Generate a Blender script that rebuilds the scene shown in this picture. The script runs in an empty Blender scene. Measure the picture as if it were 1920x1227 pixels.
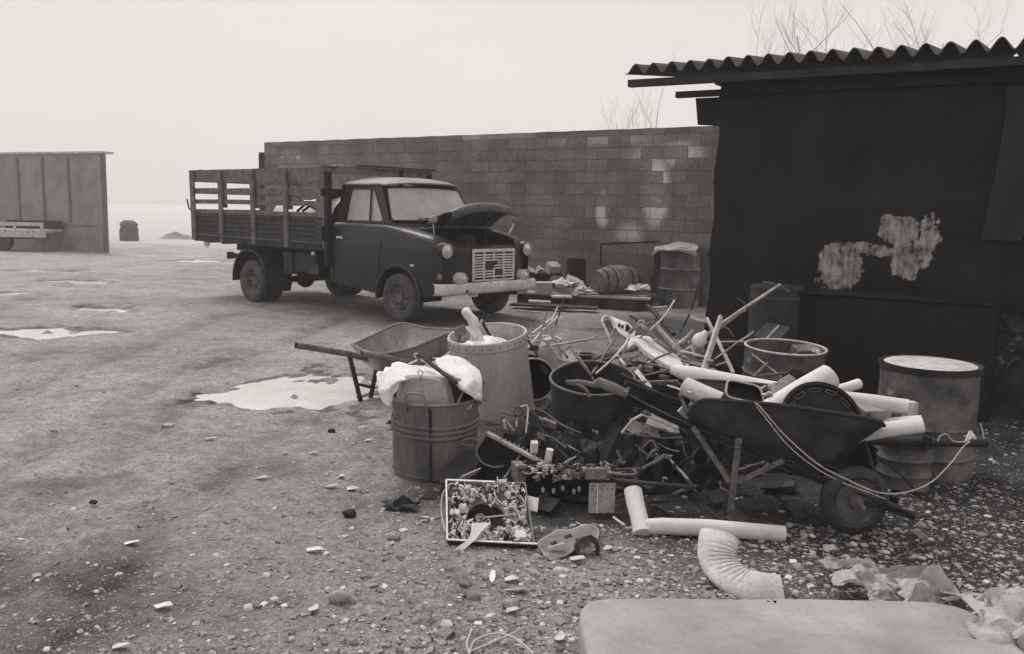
import bpy, math, random
import numpy as np
from mathutils import Vector, Matrix, noise, geometry
random.seed(7)
sc = bpy.context.scene
R = math.radians
# ---------------------------------------------------------------- camera
F, PITCH, ROLL, CH = 1650.0, 0.132, 0.022, 1.5
cam = bpy.data.cameras.new('camera'); cam.sensor_width = 36; cam.lens = 36 * F / 1920
cam.clip_start = 0.05; cam.clip_end = 2000
co = bpy.data.objects.new('camera', cam); sc.collection.objects.link(co)
co.matrix_world = Matrix.Translation((0, 0, CH)) @ Matrix.Rotation(math.pi / 2 - PITCH, 4, 'X') @ Matrix.Rotation(ROLL, 4, 'Z')
sc.camera = co
# ---------------------------------------------------------------- sky, sun, exposure
SUN_EL, SUN_ROT = R(55), R(328)
w = bpy.data.worlds.new('World'); sc.world = w; w.use_nodes = True
nt = w.node_tree; bg = nt.nodes['Background']; bg.inputs[1].default_value = 0.12
sky = nt.nodes.new('ShaderNodeTexSky'); sky.sky_type = 'NISHITA'; sky.sun_disc = False
sky.sun_elevation = SUN_EL; sky.sun_rotation = SUN_ROT; sky.dust_density = 4
bw = nt.nodes.new('ShaderNodeRGBToBW'); nt.links.new(sky.outputs[0], bw.inputs[0])
tc = nt.nodes.new('ShaderNodeTexCoord'); nz = nt.nodes.new('ShaderNodeTexNoise')
nz.inputs['Scale'].default_value = 1.6; nz.inputs['Detail'].default_value = 4
mp = nt.nodes.new('ShaderNodeMapping'); mp.inputs['Scale'].default_value = (1, 1, 3)
nt.links.new(tc.outputs['Generated'], mp.inputs[0]); nt.links.new(mp.outputs[0], nz.inputs[0])
mr = nt.nodes.new('ShaderNodeMapRange'); mr.inputs[3].default_value = 4.5; mr.inputs[4].default_value = 5.3
mr.inputs[1].default_value = .3; mr.inputs[2].default_value = .75
nt.links.new(nz.outputs[0], mr.inputs[0])
mx = nt.nodes.new('ShaderNodeMix'); mx.data_type = 'FLOAT'; mx.inputs[0].default_value = 0.9
nt.links.new(bw.outputs[0], mx.inputs[2]); nt.links.new(mr.outputs[0], mx.inputs[3])
vm = nt.nodes.new('ShaderNodeVectorMath'); vm.operation = 'SCALE'; vm.inputs[0].default_value = (1.05, .978, .932)
nt.links.new(mx.outputs[0], vm.inputs['Scale']); nt.links.new(vm.outputs[0], bg.inputs[0])
sl = bpy.data.lights.new('sun', 'SUN'); sl.energy = 1.5; sl.angle = R(20); sl.color = (1, .97, .93)
so = bpy.data.objects.new('sun', sl); sc.collection.objects.link(so)
sd = Vector((math.sin(SUN_ROT) * math.cos(SUN_EL), math.cos(SUN_ROT) * math.cos(SUN_EL), math.sin(SUN_EL)))
so.rotation_euler = sd.to_track_quat('Z', 'Y').to_euler()
vs = sc.view_settings; vs.view_transform = 'Standard'; vs.look = 'None'; vs.gamma = 1; vs.exposure = 0.38
sc.cycles.use_denoising = True; sc.cycles.max_bounces = 6; sc.cycles.diffuse_bounces = 3
sc.cycles.volume_bounces = 8; sc.cycles.transparent_max_bounces = 12

# ---------------------------------------------------------------- helpers
def nvec(p): return Vector((noise.noise(p), noise.noise(p + Vector((31.4, 7.7, 2.9))), noise.noise(p + Vector((5.3, 47.1, 19.6)))))
def ray(px, py):
    a = px - 960; b = py - 613.5; c, s = math.cos(ROLL), math.sin(ROLL)
    u = (a * c + b * s) / F; v = (-a * s + b * c) / F
    cp, sp = math.cos(PITCH), math.sin(PITCH)
    return Vector((u, cp - v * sp, -sp - v * cp))
def G(px, py, z=0.0):                     # where the line of sight meets height z
    d = ray(px, py); return Vector((0, 0, CH)) + d * ((z - CH) / d.z)
def P(px, py, Y):                         # point at distance Y in front
    d = ray(px, py); return Vector((0, 0, CH)) + d * (Y / d.y)
def S(px, Y): return px * Y / F
def V(*a): return Vector(a)
def W(o):
    m = o.matrix_basis.copy()
    while o.parent: o = o.parent; m = o.matrix_basis @ m
    return m
class MB:
    def __init__(s): s.v = []; s.f = []; s.c = []
    def add(s, vs, fs):
        n = len(s.v); s.v += [tuple(p) for p in vs]; s.f += [tuple(i + n for i in f) for f in fs]; return s
    def box(s, c, size, rot=None):
        c = Vector(c); h = Vector(size) / 2; q = []
        for x in (-1, 1):
            for y in (-1, 1):
                for z in (-1, 1):
                    p = Vector((x * h.x, y * h.y, z * h.z))
                    if rot is not None: p = rot @ p
                    q.append(c + p)
        return s.add(q, [(0, 1, 3, 2), (4, 6, 7, 5), (0, 4, 5, 1), (2, 3, 7, 6), (0, 2, 6, 4), (1, 5, 7, 3)])
    def bar(s, a, b, wd, ht, up=(0, 0, 1)):
        a = Vector(a); b = Vector(b); d = (b - a); L = d.length; d.normalize()
        u = Vector(up); r = d.cross(u)
        if r.length < 1e-4: r = d.cross(Vector((0, 1, 0)))
        r.normalize(); u = r.cross(d)
        return s.box((a + b) / 2, (L, wd, ht), Matrix((d, r, u)).transposed())
    def tube(s, pts, r, n=8, hollow=0, caps=True, flat=1.0):
        pts = [Vector(p) for p in pts]; m = len(pts)
        rs = r if isinstance(r, (list, tuple)) else [r] * m
        t0 = (pts[1] - pts[0]).normalized(); u = t0.orthogonal().normalized()
        rings = []
        for i, p in enumerate(pts):
            t = (pts[min(i + 1, m - 1)] - pts[max(i - 1, 0)]).normalized()
            u = (u - t * u.dot(t)); u.normalize(); w_ = t.cross(u)
            rings.append((p, u.copy(), w_, rs[i]))
        vs = []; fs = []
        for (p, a, b, rr) in rings:
            for k in range(n):
                th = 2 * math.pi * k / n; vs.append(p + a * (math.cos(th) * rr) + b * (math.sin(th) * rr * flat))
        for i in range(m - 1):
            for k in range(n): fs.append((i * n + k, i * n + (k + 1) % n, (i + 1) * n + (k + 1) % n, (i + 1) * n + k))
        if hollow:
            o = len(vs)
            for (p, a, b, rr) in rings:
                for k in range(n):
                    th = 2 * math.pi * k / n; vs.append(p + a * (math.cos(th) * (rr - hollow)) + b * (math.sin(th) * (rr * flat - hollow)))
            for i in range(m - 1):
                for k in range(n): fs.append((o + i * n + (k + 1) % n, o + i * n + k, o + (i + 1) * n + k, o + (i + 1) * n + (k + 1) % n))
            for k in range(n):
                fs.append((k, o + k, o + (k + 1) % n, (k + 1) % n))
                e = (m - 1) * n; fs.append((e + k, e + (k + 1) % n, o + e + (k + 1) % n, o + e + k))
        elif caps:
            fs.append(tuple(range(n - 1, -1, -1))); fs.append(tuple((m - 1) * n + k for k in range(n)))
        return s.add(vs, fs)
    def lathe(s, prof, n=48, M=None, closed=False, th0=0, th1=2 * math.pi):
        vs = []; fs = []; full = abs(th1 - th0 - 2 * math.pi) < 1e-6; nn = n if full else n + 1
        for (r, z) in prof:
            for k in range(nn):
                th = th0 + (th1 - th0) * k / n; p = Vector((r * math.cos(th), r * math.sin(th), z))
                vs.append(M @ p if M is not None else p)
        m = len(prof)
        for i in range(m if closed else m - 1):
            j = (i + 1) % m
            for k in range(n):
                k2 = (k + 1) % nn; fs.append((i * nn + k, i * nn + k2, j * nn + k2, j * nn + k))
        return s.add(vs, fs)
    def grid(s, rows, thick=0.0):
        m = len(rows); n = len(rows[0]); vs = [Vector(p) for r in rows for p in r]
        fs = [(i * n + j, i * n + j + 1, (i + 1) * n + j + 1, (i + 1) * n + j) for i in range(m - 1) for j in range(n - 1)]
        if thick:
            nr = []
            for i in range(m):
                for j in range(n):
                    a = vs[min(i + 1, m - 1) * n + j] - vs[max(i - 1, 0) * n + j]; b = vs[i * n + min(j + 1, n - 1)] - vs[i * n + max(j - 1, 0)]
                    q = a.cross(b); nr.append(q.normalized() if q.length > 1e-9 else Vector((0, 0, 1)))
            o = len(vs); vs = vs + [p - q * thick for p, q in zip(vs, nr)]
            fs += [tuple(o + k for k in reversed(f)) for f in fs]
            per = [(0, j) for j in range(n)] + [(i, n - 1) for i in range(1, m)] + [(m - 1, j) for j in range(n - 2, -1, -1)] + [(i, 0) for i in range(m - 2, 0, -1)]
            pi = [i * n + j for i, j in per]
            for a, b in zip(pi, pi[1:] + pi[:1]): fs.append((b, a, o + a, o + b))
        return s.add(vs, fs)
    def prism(s, outer, fn, thick, holes=()):           # flat outline with holes; fn(x, y, t) -> point
        loops = [[Vector((x, y, 0)) for x, y in outer]] + [[Vector((x, y, 0)) for x, y in h] for h in holes]
        tri = geometry.tessellate_polygon(loops); fl = [p for l in loops for p in l]; n = len(fl)
        vs = [fn(p.x, p.y, 0) for p in fl] + [fn(p.x, p.y, thick) for p in fl]
        fs = [tuple(t) for t in tri] + [tuple(n + k for k in reversed(t)) for t in tri]
        o = 0
        for l in loops:
            k = len(l)
            for i in range(k): fs.append((o + i, o + (i + 1) % k, n + o + (i + 1) % k, n + o + i))
            o += k
        return s.add(vs, fs)
    def ball(s, c, r, n=10, m=7, sc3=(1, 1, 1), rot=None, rough=0):
        vs = []; fs = []; c = Vector(c)
        for i in range(m + 1):
            ph = math.pi * i / m
            for k in range(n):
                th = 2 * math.pi * k / n; p = Vector((math.sin(ph) * math.cos(th) * sc3[0], math.sin(ph) * math.sin(th) * sc3[1], math.cos(ph) * sc3[2])) * r
                if rough: p *= 1 + rough * noise.noise(p * (2.2 / r) + c * 7)
                if rot is not None: p = rot @ p
                vs.append(c + p)
        for i in range(m):
            for k in range(n): fs.append((i * n + k, (i + 1) * n + k, (i + 1) * n + (k + 1) % n, i * n + (k + 1) % n))
        return s.add(vs, fs)
    def obj(s, name, mat, parent=None, smooth=None, world=True, dent=0, dscale=6, bevel=0, **tags):
        me = bpy.data.meshes.new(name); vs = [Vector(p) for p in s.v]
        if dent: vs = [p + nvec(p * dscale) * dent + nvec(p * dscale * 3.1) * dent * .4 for p in vs]
        if parent is not None and world:
            I = W(parent).inverted(); vs = [I @ p for p in vs]
        me.from_pydata([tuple(p) for p in vs], [], s.f); me.validate(); me.update()
        import bmesh
        b = bmesh.new(); b.from_mesh(me); bmesh.ops.recalc_face_normals(b, faces=b.faces); b.to_mesh(me); b.free()
        if smooth is not None:
            for p in me.polygons: p.use_smooth = True
            me.set_sharp_from_angle(angle=R(smooth))
        me.materials.append(mat); o = bpy.data.objects.new(name, me); sc.collection.objects.link(o)
        if parent is not None: o.parent = parent
        if bevel:
            bm = o.modifiers.new('bevel', 'BEVEL'); bm.width = bevel; bm.segments = 2; bm.limit_method = 'ANGLE'
        tag(o, **tags); return o
def tag(o, label=None, cat=None, group=None, kind=None):
    if label: o['label'] = label
    if cat: o['category'] = cat
    if group: o['group'] = group
    if kind: o['kind'] = kind
    return o
def thing(name, label, cat, loc=(0, 0, 0), rz=0, group=None):
    o = bpy.data.objects.new(name, None); sc.collection.objects.link(o); o.empty_display_size = .1
    o.location = loc; o.rotation_euler = (0, 0, rz); o.matrix_basis = Matrix.Translation(Vector(loc)) @ Matrix.Rotation(rz, 4, 'Z')
    return tag(o, label, cat, group)
def smooth_path(pts, n=6):
    pts = [Vector(p) for p in pts]; out = []
    q = [pts[0] * 2 - pts[1]] + pts + [pts[-1] * 2 - pts[-2]]
    for i in range(1, len(q) - 2):
        a, b, c, d = q[i - 1:i + 3]
        for k in range(n):
            t = k / n; out.append(.5 * ((2 * b) + (c - a) * t + (2 * a - 5 * b + 4 * c - d) * t * t + (3 * b - a - 3 * c + d) * t ** 3))
    return out + [pts[-1]]
# ---------------------------------------------------------------- materials
def tint(v):
    k = min(1, max(0, (v - .015) / .1)); return (v * (.96 + .05 * k), v * (1.0 - .005 * k), v * (1.10 - .12 * k), 1)
MATS = {}
def mat(name, lo, hi, scale=6, rough=.8, bump=.25, metal=0, spots=None, streak=False, detail=7, bdist=.01, fine=60, spec=.3, thr=(.35, .68), fa=.16):
    m = bpy.data.materials.new(name); m.use_nodes = True; t = m.node_tree; N = t.nodes; L = t.links
    b = N['Principled BSDF']; b.inputs['Roughness'].default_value = rough; b.inputs['Metallic'].default_value = metal
    b.inputs['Specular IOR Level'].default_value = spec
    tc = N.new('ShaderNodeTexCoord'); mp = N.new('ShaderNodeMapping'); L.new(tc.outputs['Object'], mp.inputs[0])
    if streak: mp.inputs['Scale'].default_value = (1, 1, .18)
    n1 = N.new('ShaderNodeTexNoise'); n1.inputs['Scale'].default_value = scale; n1.inputs['Detail'].default_value = detail; n1.inputs['Roughness'].default_value = .65
    L.new(mp.outputs[0], n1.inputs[0])
    r1 = N.new('ShaderNodeValToRGB'); e = r1.color_ramp.elements
    e[0].position = thr[0]; e[0].color = tint(lo); e[1].position = thr[1]; e[1].color = tint(hi)
    L.new(n1.outputs[0], r1.inputs[0]); col = r1.outputs[0]
    n2 = N.new('ShaderNodeTexNoise'); n2.inputs['Scale'].default_value = fine; n2.inputs['Detail'].default_value = 3; L.new(tc.outputs['Object'], n2.inputs[0])
    mr = N.new('ShaderNodeMapRange'); mr.inputs[1].default_value = .25; mr.inputs[2].default_value = .75; mr.inputs[3].default_value = 1 - fa; mr.inputs[4].default_value = 1 + fa
    L.new(n2.outputs[0], mr.inputs[0])
    ml = N.new('ShaderNodeVectorMath'); ml.operation = 'SCALE'; L.new(col, ml.inputs[0]); L.new(mr.outputs[0], ml.inputs['Scale']); col = ml.outputs[0]
    if spots:                                 # (value, scale, threshold): rust, scale or flaking patches
        n3 = N.new('ShaderNodeTexNoise'); n3.inputs['Scale'].default_value = spots[1]; n3.inputs['Detail'].default_value = 9; n3.inputs['Roughness'].default_value = .7
        mp3 = N.new('ShaderNodeMapping'); mp3.inputs['Location'].default_value = (3.3, 1.7, 5.1); L.new(tc.outputs['Object'], mp3.inputs[0]); L.new(mp3.outputs[0], n3.inputs[0])
        m3 = N.new('ShaderNodeMapRange'); m3.inputs[1].default_value = spots[2]; m3.inputs[2].default_value = spots[2] + .05; L.new(n3.outputs[0], m3.inputs[0])
        x = N.new('ShaderNodeMix'); x.data_type = 'RGBA'; L.new(m3.outputs[0], x.inputs[0]); L.new(col, x.inputs[6]); x.inputs[7].default_value = tint(spots[0]); col = x.outputs[2]
    L.new(col, b.inputs['Base Color'])
    if bump:
        bp = N.new('ShaderNodeBump'); bp.inputs['Strength'].default_value = bump; bp.inputs['Distance'].default_value = bdist
        ad = N.new('ShaderNodeMath'); ad.operation = 'ADD'; L.new(n1.outputs[0], ad.inputs[0]); L.new(n2.outputs[0], ad.inputs[1])
        L.new(ad.outputs[0], bp.inputs['Height']); L.new(bp.outputs[0], b.inputs['Normal'])
    MATS[name] = m; return m
M_dark = mat('dark_rusty_steel', .014, .045, 7, .7, .4, spots=(.11, 9, .62))
M_black = mat('black_steel', .007, .016, 9, .65, .3)
M_paint = mat('worn_dark_paint', .009, .019, 3, .42, .08, fine=30, spec=.42, spots=(.06, 14, .70))
M_bonnet = mat('dusty_skylit_bonnet_paint', .05, .11, 4, .4, .08, spec=.5)  # dust, plus sky light on the raised top put into the colour
M_bin = mat('stained_galvanised_tub', .085, .20, 5, .55, .3, streak=True, spots=(.30, 8, .68))
M_roofp = mat('faded_cab_roof_paint', .20, .33, 5, .5, .1)
M_tyre = mat('dusty_tyre_rubber', .05, .11, 14, .9, .4)
M_rim = mat('dusty_wheel_steel', .07, .16, 12, .7, .3)
M_chrome = mat('pitted_white_bumper', .50, .76, 5, .45, .2, spots=(.12, 16, .60))
M_white = mat('chalky_white_enamel', .50, .72, 5, .5, .15, spots=(.14, 13, .66))
M_wood = mat('weathered_plank', .09, .22, 9, .9, .5)
M_woodl = mat('pale_weathered_timber', .30, .52, 12, .9, .5)
M_woodd = mat('dark_painted_board', .030, .065, 7, .8, .4)
M_galv = mat('dull_galvanised_steel', .17, .34, 5, .55, .25, streak=True, spots=(.09, 7, .64))
M_zinc = mat('pale_zinc_coated_can', .34, .56, 4, .6, .3, streak=True, spots=(.16, 15, .64))
M_drum = mat('rusty_drum_steel', .05, .20, 5, .7, .35, spots=(.30, 8, .66))
M_drumd = mat('black_scorched_drum', .022, .070, 5, .6, .4, spots=(.13, 10, .70))
M_cem = mat('pale_fibre_cement', .60, .78, 4, .85, .15, spots=(.38, 5, .72), fine=60, fa=.06)
M_bright = mat('bright_component_metal', .66, .84, 20, .5, .1)
M_grille = mat('chipped_grille_enamel', .58, .78, 9, .45, .15, spots=(.15, 22, .68))
M_cloth = mat('soiled_white_cloth', .68, .84, 5, .95, .25, spots=(.30, 10, .70))
M_sack = mat('pale_plastic_sack', .70, .85, 7, .5, .3)
M_foam = mat('grubby_fabric_cushion', .23, .41, 2.6, .95, .35, fine=70, fa=.08, bdist=.003, spots=(.15, 9, .70), thr=(.3, .7))
M_rag = mat('grey_rag', .30, .50, 7, .95, .4)
M_scrap = mat('light_scrap_metal', .40, .68, 12, .55, .3, spots=(.10, 15, .62))
M_scrapm = mat('mid_scrap_metal', .12, .26, 12, .6, .3, spots=(.04, 12, .60))
M_pan = mat('enamelled_pan_grey', .22, .36, 6, .45, .2, spots=(.10, 14, .68))
M_gate = mat('foggy_weathered_gate_sheet', .22, .32, 2, .85, .2)  # fence sheet paled: fading by fog is put into its colour
M_dgate = mat('gate_rail_grey', .13, .18, 3, .85, .2)
M_cart = mat('pale_painted_trailer_board', .42, .6, 4, .8, .2, spots=(.12, 5, .60))
M_bark = mat('fogged_tree_bark', .42, .5, 6, .9, .3)  # bark paled so distant trees look fog-faded, haze in the colour
M_tar = mat('asbestos_roof_sheet', .07, .14, 6, .9, .4)
M_pipe = mat('rust_grey_pipe', .09, .22, 14, .7, .3, spots=(.30, 12, .64))
M_paper = mat('trodden_paper_scrap', .45, .7, 12, .95, .3)
M_lens = mat('lamp_glass', .62, .75, 5, .2, 0, metal=.4, spec=.8)
M_glass = mat('sky_grey_window_glass', .36, .44, 1.5, .2, .0, fine=5, spec=.6)  # pale grey stands in for the sky reflected in the panes
M_rope = mat('frayed_pale_rope', .38, .52, 40, .95, .5)
M_cable = mat('grey_flex_cable', .38, .5, 20, .6, .1)
M_puddle = mat('sky_white_icy_puddle', .76, .90, 3, .15, .12, spots=(.34, 5, .66), spec=.9)  # icy puddle, with the white sky reflection put into its colour
M_bench = mat('black_flaking_tank_paint', .006, .012, 4, .6, .3, spots=(.45, 7, .755))
M_tank = mat('dull_grey_tank_steel', .03, .055, 4, .8, .2)
M_rubble = mat('mottled_dark_plaster', .008, .075, 5, .95, .8, bdist=.03, spots=(.19, 7, .58))
M_tarp = mat('black_tarpaulin', .009, .017, 3, .5, .3)
M_puddled = M_puddle

# ---------------------------------------------------------------- ground: one relief sheet to beyond the fog
LAT = {}
def lat(n, seed):
    if seed not in LAT: LAT[seed] = np.random.RandomState(seed).rand(n, n)
    return LAT[seed]
def vnoise(x, y, s, seed):
    g = lat(256, seed); u = x / s + 100.3; v = y / s + 100.7
    i = np.floor(u).astype(int); j = np.floor(v).astype(int); fu = u - i; fv = v - j
    fu = fu * fu * (3 - 2 * fu); fv = fv * fv * (3 - 2 * fv); a = lambda p, q: g[p % 256, q % 256]
    return (a(i, j) * (1 - fu) + a(i + 1, j) * fu) * (1 - fv) + (a(i, j + 1) * (1 - fu) + a(i + 1, j + 1) * fu) * fv
def fbm(x, y, s, seed, o=4):
    t = 0; a = 1; tot = 0
    for k in range(o): t = t + a * vnoise(x + k * 13.1, y - k * 7.7, s / 2 ** k, seed + k); tot += a; a *= .55
    return t / tot
PUD = [((560, 735), 190, 34), ((98, 622), 105, 11), ((203, 578), 88, 10), ((85, 508), 80, 3), ((150, 527), 110, 4), ((12, 551), 50, 5), ((380, 489), 90, 3), ((660, 715), 110, 28)]
PUDW = []
for (c, rx, ry) in PUD:
    g = G(*c); a = G(c[0] + rx, c[1]); n_ = G(c[0], c[1] + ry); f_ = G(c[0], c[1] - ry)
    PUDW.append((g.x, (n_.y + f_.y) / 2, abs(a.x - g.x), abs(f_.y - n_.y) / 2))
def pmask(x, y):
    m = np.zeros_like(x)
    for i, (cx, cy, rx, ry) in enumerate(PUDW):
        d = np.sqrt(((x - cx) / rx) ** 2 + ((y - cy) / ry) ** 2) + (fbm(x, y, .45 * max(1, cy / 9), 40 + i, 5) - .5) * 2.3
        m = np.maximum(m, np.clip((1.0 - d) / .25, 0, 1))
    return m
def seg(x, y, pts, wd):
    best = np.full_like(x, 9e9)
    for (ax, ay), (bx, by) in zip(pts, pts[1:]):
        t = np.clip(((x - ax) * (bx - ax) + (y - ay) * (by - ay)) / ((bx - ax) ** 2 + (by - ay) ** 2), 0, 1)
        best = np.minimum(best, np.hypot(x - ax - t * (bx - ax), y - ay - t * (by - ay)))
    return np.exp(-(best / wd) ** 2)
RUTS = [[(-30, 900), (150, 800), (330, 700), (520, 650), (640, 600)], [(-40, 760), (120, 700), (300, 640), (420, 590)], [(60, 1227), (330, 960), (500, 830), (590, 770)], [(-60, 1100), (200, 860), (420, 720)], [(0, 580), (110, 545), (170, 520)]]
RUTW = [[tuple(G(*q).xy) for q in r] for r in RUTS]
def gz(x, y):
    x = np.asarray(x, float); y = np.asarray(y, float)
    z = .030 * fbm(x, y, .7, 3, 5) + .022 * fbm(x, y, .13, 9, 3)
    far = np.clip((y - 6) / 20, 0, 1); z = z + far * .03 * fbm(x, y, 2.5, 17, 3)
    for i, r in enumerate(RUTW): z = z - .022 * seg(x, y, r, .13) * (.5 + fbm(x, y, .5, 60 + i, 2)) + .012 * seg(x + .22, y, r, .09)
    z = np.maximum(z, .002); m = pmask(x, y)
    m = m * (vnoise(x * 2.2 + y, y - x * .3, .16 * 2, 51) < .86)
    z = np.maximum(z - .030, -.024)
    return z * (1 - m) - .036 * m
def axis(parts):
    out = []
    for a, b, s in parts: out += list(np.arange(a, b, s))
    return np.array(out + [parts[-1][1]])
xs = axis([(-400, -60, 20), (-60, -20, 2), (-20, -9, .3), (-9, -3.2, .07), (-3.2, 3.6, .028), (3.6, 7, .08), (7, 20, 1), (20, 60, 4), (60, 400, 20)])
ys = axis([(-30, 1.2, 2), (1.2, 1.8, .2), (1.8, 7.2, .026), (7.2, 12, .05), (12, 18, .1), (18, 40, .35), (40, 100, 3), (100, 600, 25)])
X, Y = np.meshgrid(xs, ys); Z = gz(X, Y)
nx, ny = len(xs), len(ys); idx = np.arange(nx * ny).reshape(ny, nx)
faces = np.stack([idx[:-1, :-1], idx[:-1, 1:], idx[1:, 1:], idx[1:, :-1]], -1).reshape(-1, 4)
me = bpy.data.meshes.new('ground'); me.vertices.add(nx * ny); me.vertices.foreach_set('co', np.stack([X, Y, Z], -1).ravel())
me.loops.add(faces.size); me.loops.foreach_set('vertex_index', faces.ravel()); me.polygons.add(len(faces))
me.polygons.foreach_set('loop_start', np.arange(0, faces.size, 4)); me.polygons.foreach_set('use_smooth', np.ones(len(faces), bool)); me.update()
# wetness and dirt map of the yard, with painted shade, stored per vertex
def dirt(x, y):
    d = .15 + .5 * (fbm(x, y, 1.6, 71, 4) - .35)
    d = d + .75 * np.clip((x - .25 - .05 * (y - 3)) / 1.3, 0, 1) * np.clip((15 - y) / 3, 0, 1)      # dark cinders towards the shed
    d = d + .55 * np.exp(-((x - .9) ** 2 / 1.6 + (y - 5.3) ** 2 / 1.6))                               # darker soil under the scrap heap
    d = d + .45 * np.exp(-((x + 1.9) ** 2 / 1.1 + (y - 3.2) ** 2 / .8)) * np.clip(fbm(x, y, .35, 81, 5) * 2.2 - .55, 0, 1.2)
    d = d + .38 * np.clip(fbm(x, y, .4, 85, 5) * 3.2 - 1.75, 0, 1)                             # damp mottling
    d = d + .50 * np.exp(-(((x + 1.0) / 2.0) ** 2 + ((y - 11.7) / 1.3) ** 2))      # the lorry's ground shadow, painted into the soil colour
    d = d + 1.0 * np.exp(-(((x - .95) / 1.30) ** 4 + ((y - 5.05) / 1.05) ** 4))      # shade below heap and barrow, put into the soil colour
    for r in RUTW: d = d + .34 * seg(x, y, r, .12) * np.clip(fbm(x, y, .35, 90, 5) * 2.4 - .7, 0, 1)
    pm = pmask(x, y); d = d + .8 * np.clip(pm * 4, 0, 1) * (1 - pm)
    return np.clip(d, 0, 1)
at = me.attributes.new('dirt', 'FLOAT', 'POINT'); at.data.foreach_set('value', dirt(X, Y).ravel())  # holds real dirt and damp as well as painted shade
fr = np.clip((Y + .35 * X - 24 + 9 * (fbm(X, Y, 5, 33, 4) - .5)) / 5, 0, 1) * .92     # pale far field: rime, plus fog fade put into the colour
at = me.attributes.new('rime_fade', 'FLOAT', 'POINT'); at.data.foreach_set('value', fr.ravel())
gm = bpy.data.materials.new('trodden_yard_earth'); gm.use_nodes = True; t = gm.node_tree; N = t.nodes; L = t.links; b = N['Principled BSDF']
tc = N.new('ShaderNodeTexCoord')
def nn(s, d=6, r=.6):
    n = N.new('ShaderNodeTexNoise'); n.inputs['Scale'].default_value = s; n.inputs['Detail'].default_value = d; n.inputs['Roughness'].default_value = r; L.new(tc.outputs['Object'], n.inputs[0]); return n
def ramp(inp, stops):
    r = N.new('ShaderNodeValToRGB'); e = r.color_ramp.elements
    while len(e) < len(stops): e.new(.5)
    for k, (p, v) in enumerate(stops): e[k].position = p; e[k].color = tint(v)
    L.new(inp, r.inputs[0]); return r.outputs[0]
def mixc(f, a, c2):
    x = N.new('ShaderNodeMix'); x.data_type = 'RGBA'
    if isinstance(f, float): x.inputs[0].default_value = f
    else: L.new(f, x.inputs[0])
    L.new(a, x.inputs[6]); L.new(c2, x.inputs[7]); return x.outputs[2]
n1 = nn(1.7, 10, .74); n2 = nn(9, 9, .78); n3 = nn(70, 3, .6)
light = ramp(n1.outputs[0], [(.32, .24), (.47, .56), (.62, .88)])
mid = ramp(n2.outputs[0], [(.37, .12), (.51, .50), (.64, .92)])
lt = mixc(.55, light, mid)
dk = ramp(n2.outputs[0], [(.35, .012), (.57, .042), (.76, .17)])
a = N.new('ShaderNodeAttribute'); a.attribute_name = 'dirt'  # dirt together with the shade painted under lorry and heap
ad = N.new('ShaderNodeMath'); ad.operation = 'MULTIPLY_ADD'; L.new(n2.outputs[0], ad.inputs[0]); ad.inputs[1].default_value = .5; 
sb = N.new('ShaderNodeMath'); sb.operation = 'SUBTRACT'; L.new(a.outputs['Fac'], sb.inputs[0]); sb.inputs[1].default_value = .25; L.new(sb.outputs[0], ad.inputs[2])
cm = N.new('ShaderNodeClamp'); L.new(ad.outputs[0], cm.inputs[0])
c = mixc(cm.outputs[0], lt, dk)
n5 = nn(34, 5, .8); m5 = N.new('ShaderNodeMapRange'); m5.inputs[1].default_value = .36; m5.inputs[2].default_value = .66; m5.inputs[3].default_value = .58; m5.inputs[4].default_value = 1.4; L.new(n5.outputs[0], m5.inputs[0])
s5 = N.new('ShaderNodeVectorMath'); s5.operation = 'SCALE'; L.new(c, s5.inputs[0]); L.new(m5.outputs[0], s5.inputs['Scale']); c = s5.outputs[0]
vo = N.new('ShaderNodeTexVoronoi'); vo.inputs['Scale'].default_value = 38; L.new(tc.outputs['Object'], vo.inputs[0])
sp = ramp(vo.outputs['Distance'], [(.12, 1.0), (.24, 0.0)]); vr = N.new('ShaderNodeSeparateColor'); L.new(vo.outputs['Color'], vr.inputs[0])
th = N.new('ShaderNodeMath'); th.operation = 'GREATER_THAN'; L.new(vr.outputs[0], th.inputs[0]); th.inputs[1].default_value = .80
mu = N.new('ShaderNodeMath'); mu.operation = 'MULTIPLY'; L.new(sp, mu.inputs[0]); L.new(th.outputs[0], mu.inputs[1])
chip = ramp(vr.outputs[1], [(0, .12), (1, .5)]); c = mixc(mu.outputs[0], c, chip)
fa = N.new('ShaderNodeAttribute'); fa.attribute_name = 'rime_fade'; fc = ramp(n2.outputs[0], [(.3, .50), (.7, .75)]); c = mixc(fa.outputs['Fac'], c, fc)
L.new(c, b.inputs['Base Color'])
rr = ramp(n1.outputs[0], [(.35, .55), (.65, .95)]); L.new(rr, b.inputs['Roughness']); b.inputs['Specular IOR Level'].default_value = .5
bp = N.new('ShaderNodeBump'); bp.inputs['Strength'].default_value = 1.0; bp.inputs['Distance'].default_value = .035
sm = N.new('ShaderNodeMath'); sm.operation = 'ADD'; L.new(n2.outputs[0], sm.inputs[0]); L.new(n3.outputs[0], sm.inputs[1]); L.new(sm.outputs[0], bp.inputs['Height']); L.new(bp.outputs[0], b.inputs['Normal'])
me.materials.append(gm); go = bpy.data.objects.new('ground', me); sc.collection.objects.link(go); tag(go, kind='structure')
# puddles: level water sheets lying in hollows of the ground
for i, (cx, cy, rx, ry) in enumerate(PUDW):
    n = 40; q = MB(); q.add([(cx + rx * 1.5 * math.cos(2 * math.pi * k / n), cy + ry * 1.5 * math.sin(2 * math.pi * k / n), -.0262 - .0004 * i) for k in range(n)], [tuple(range(n))])
    q.obj('puddle', M_puddle, kind='structure')
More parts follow.
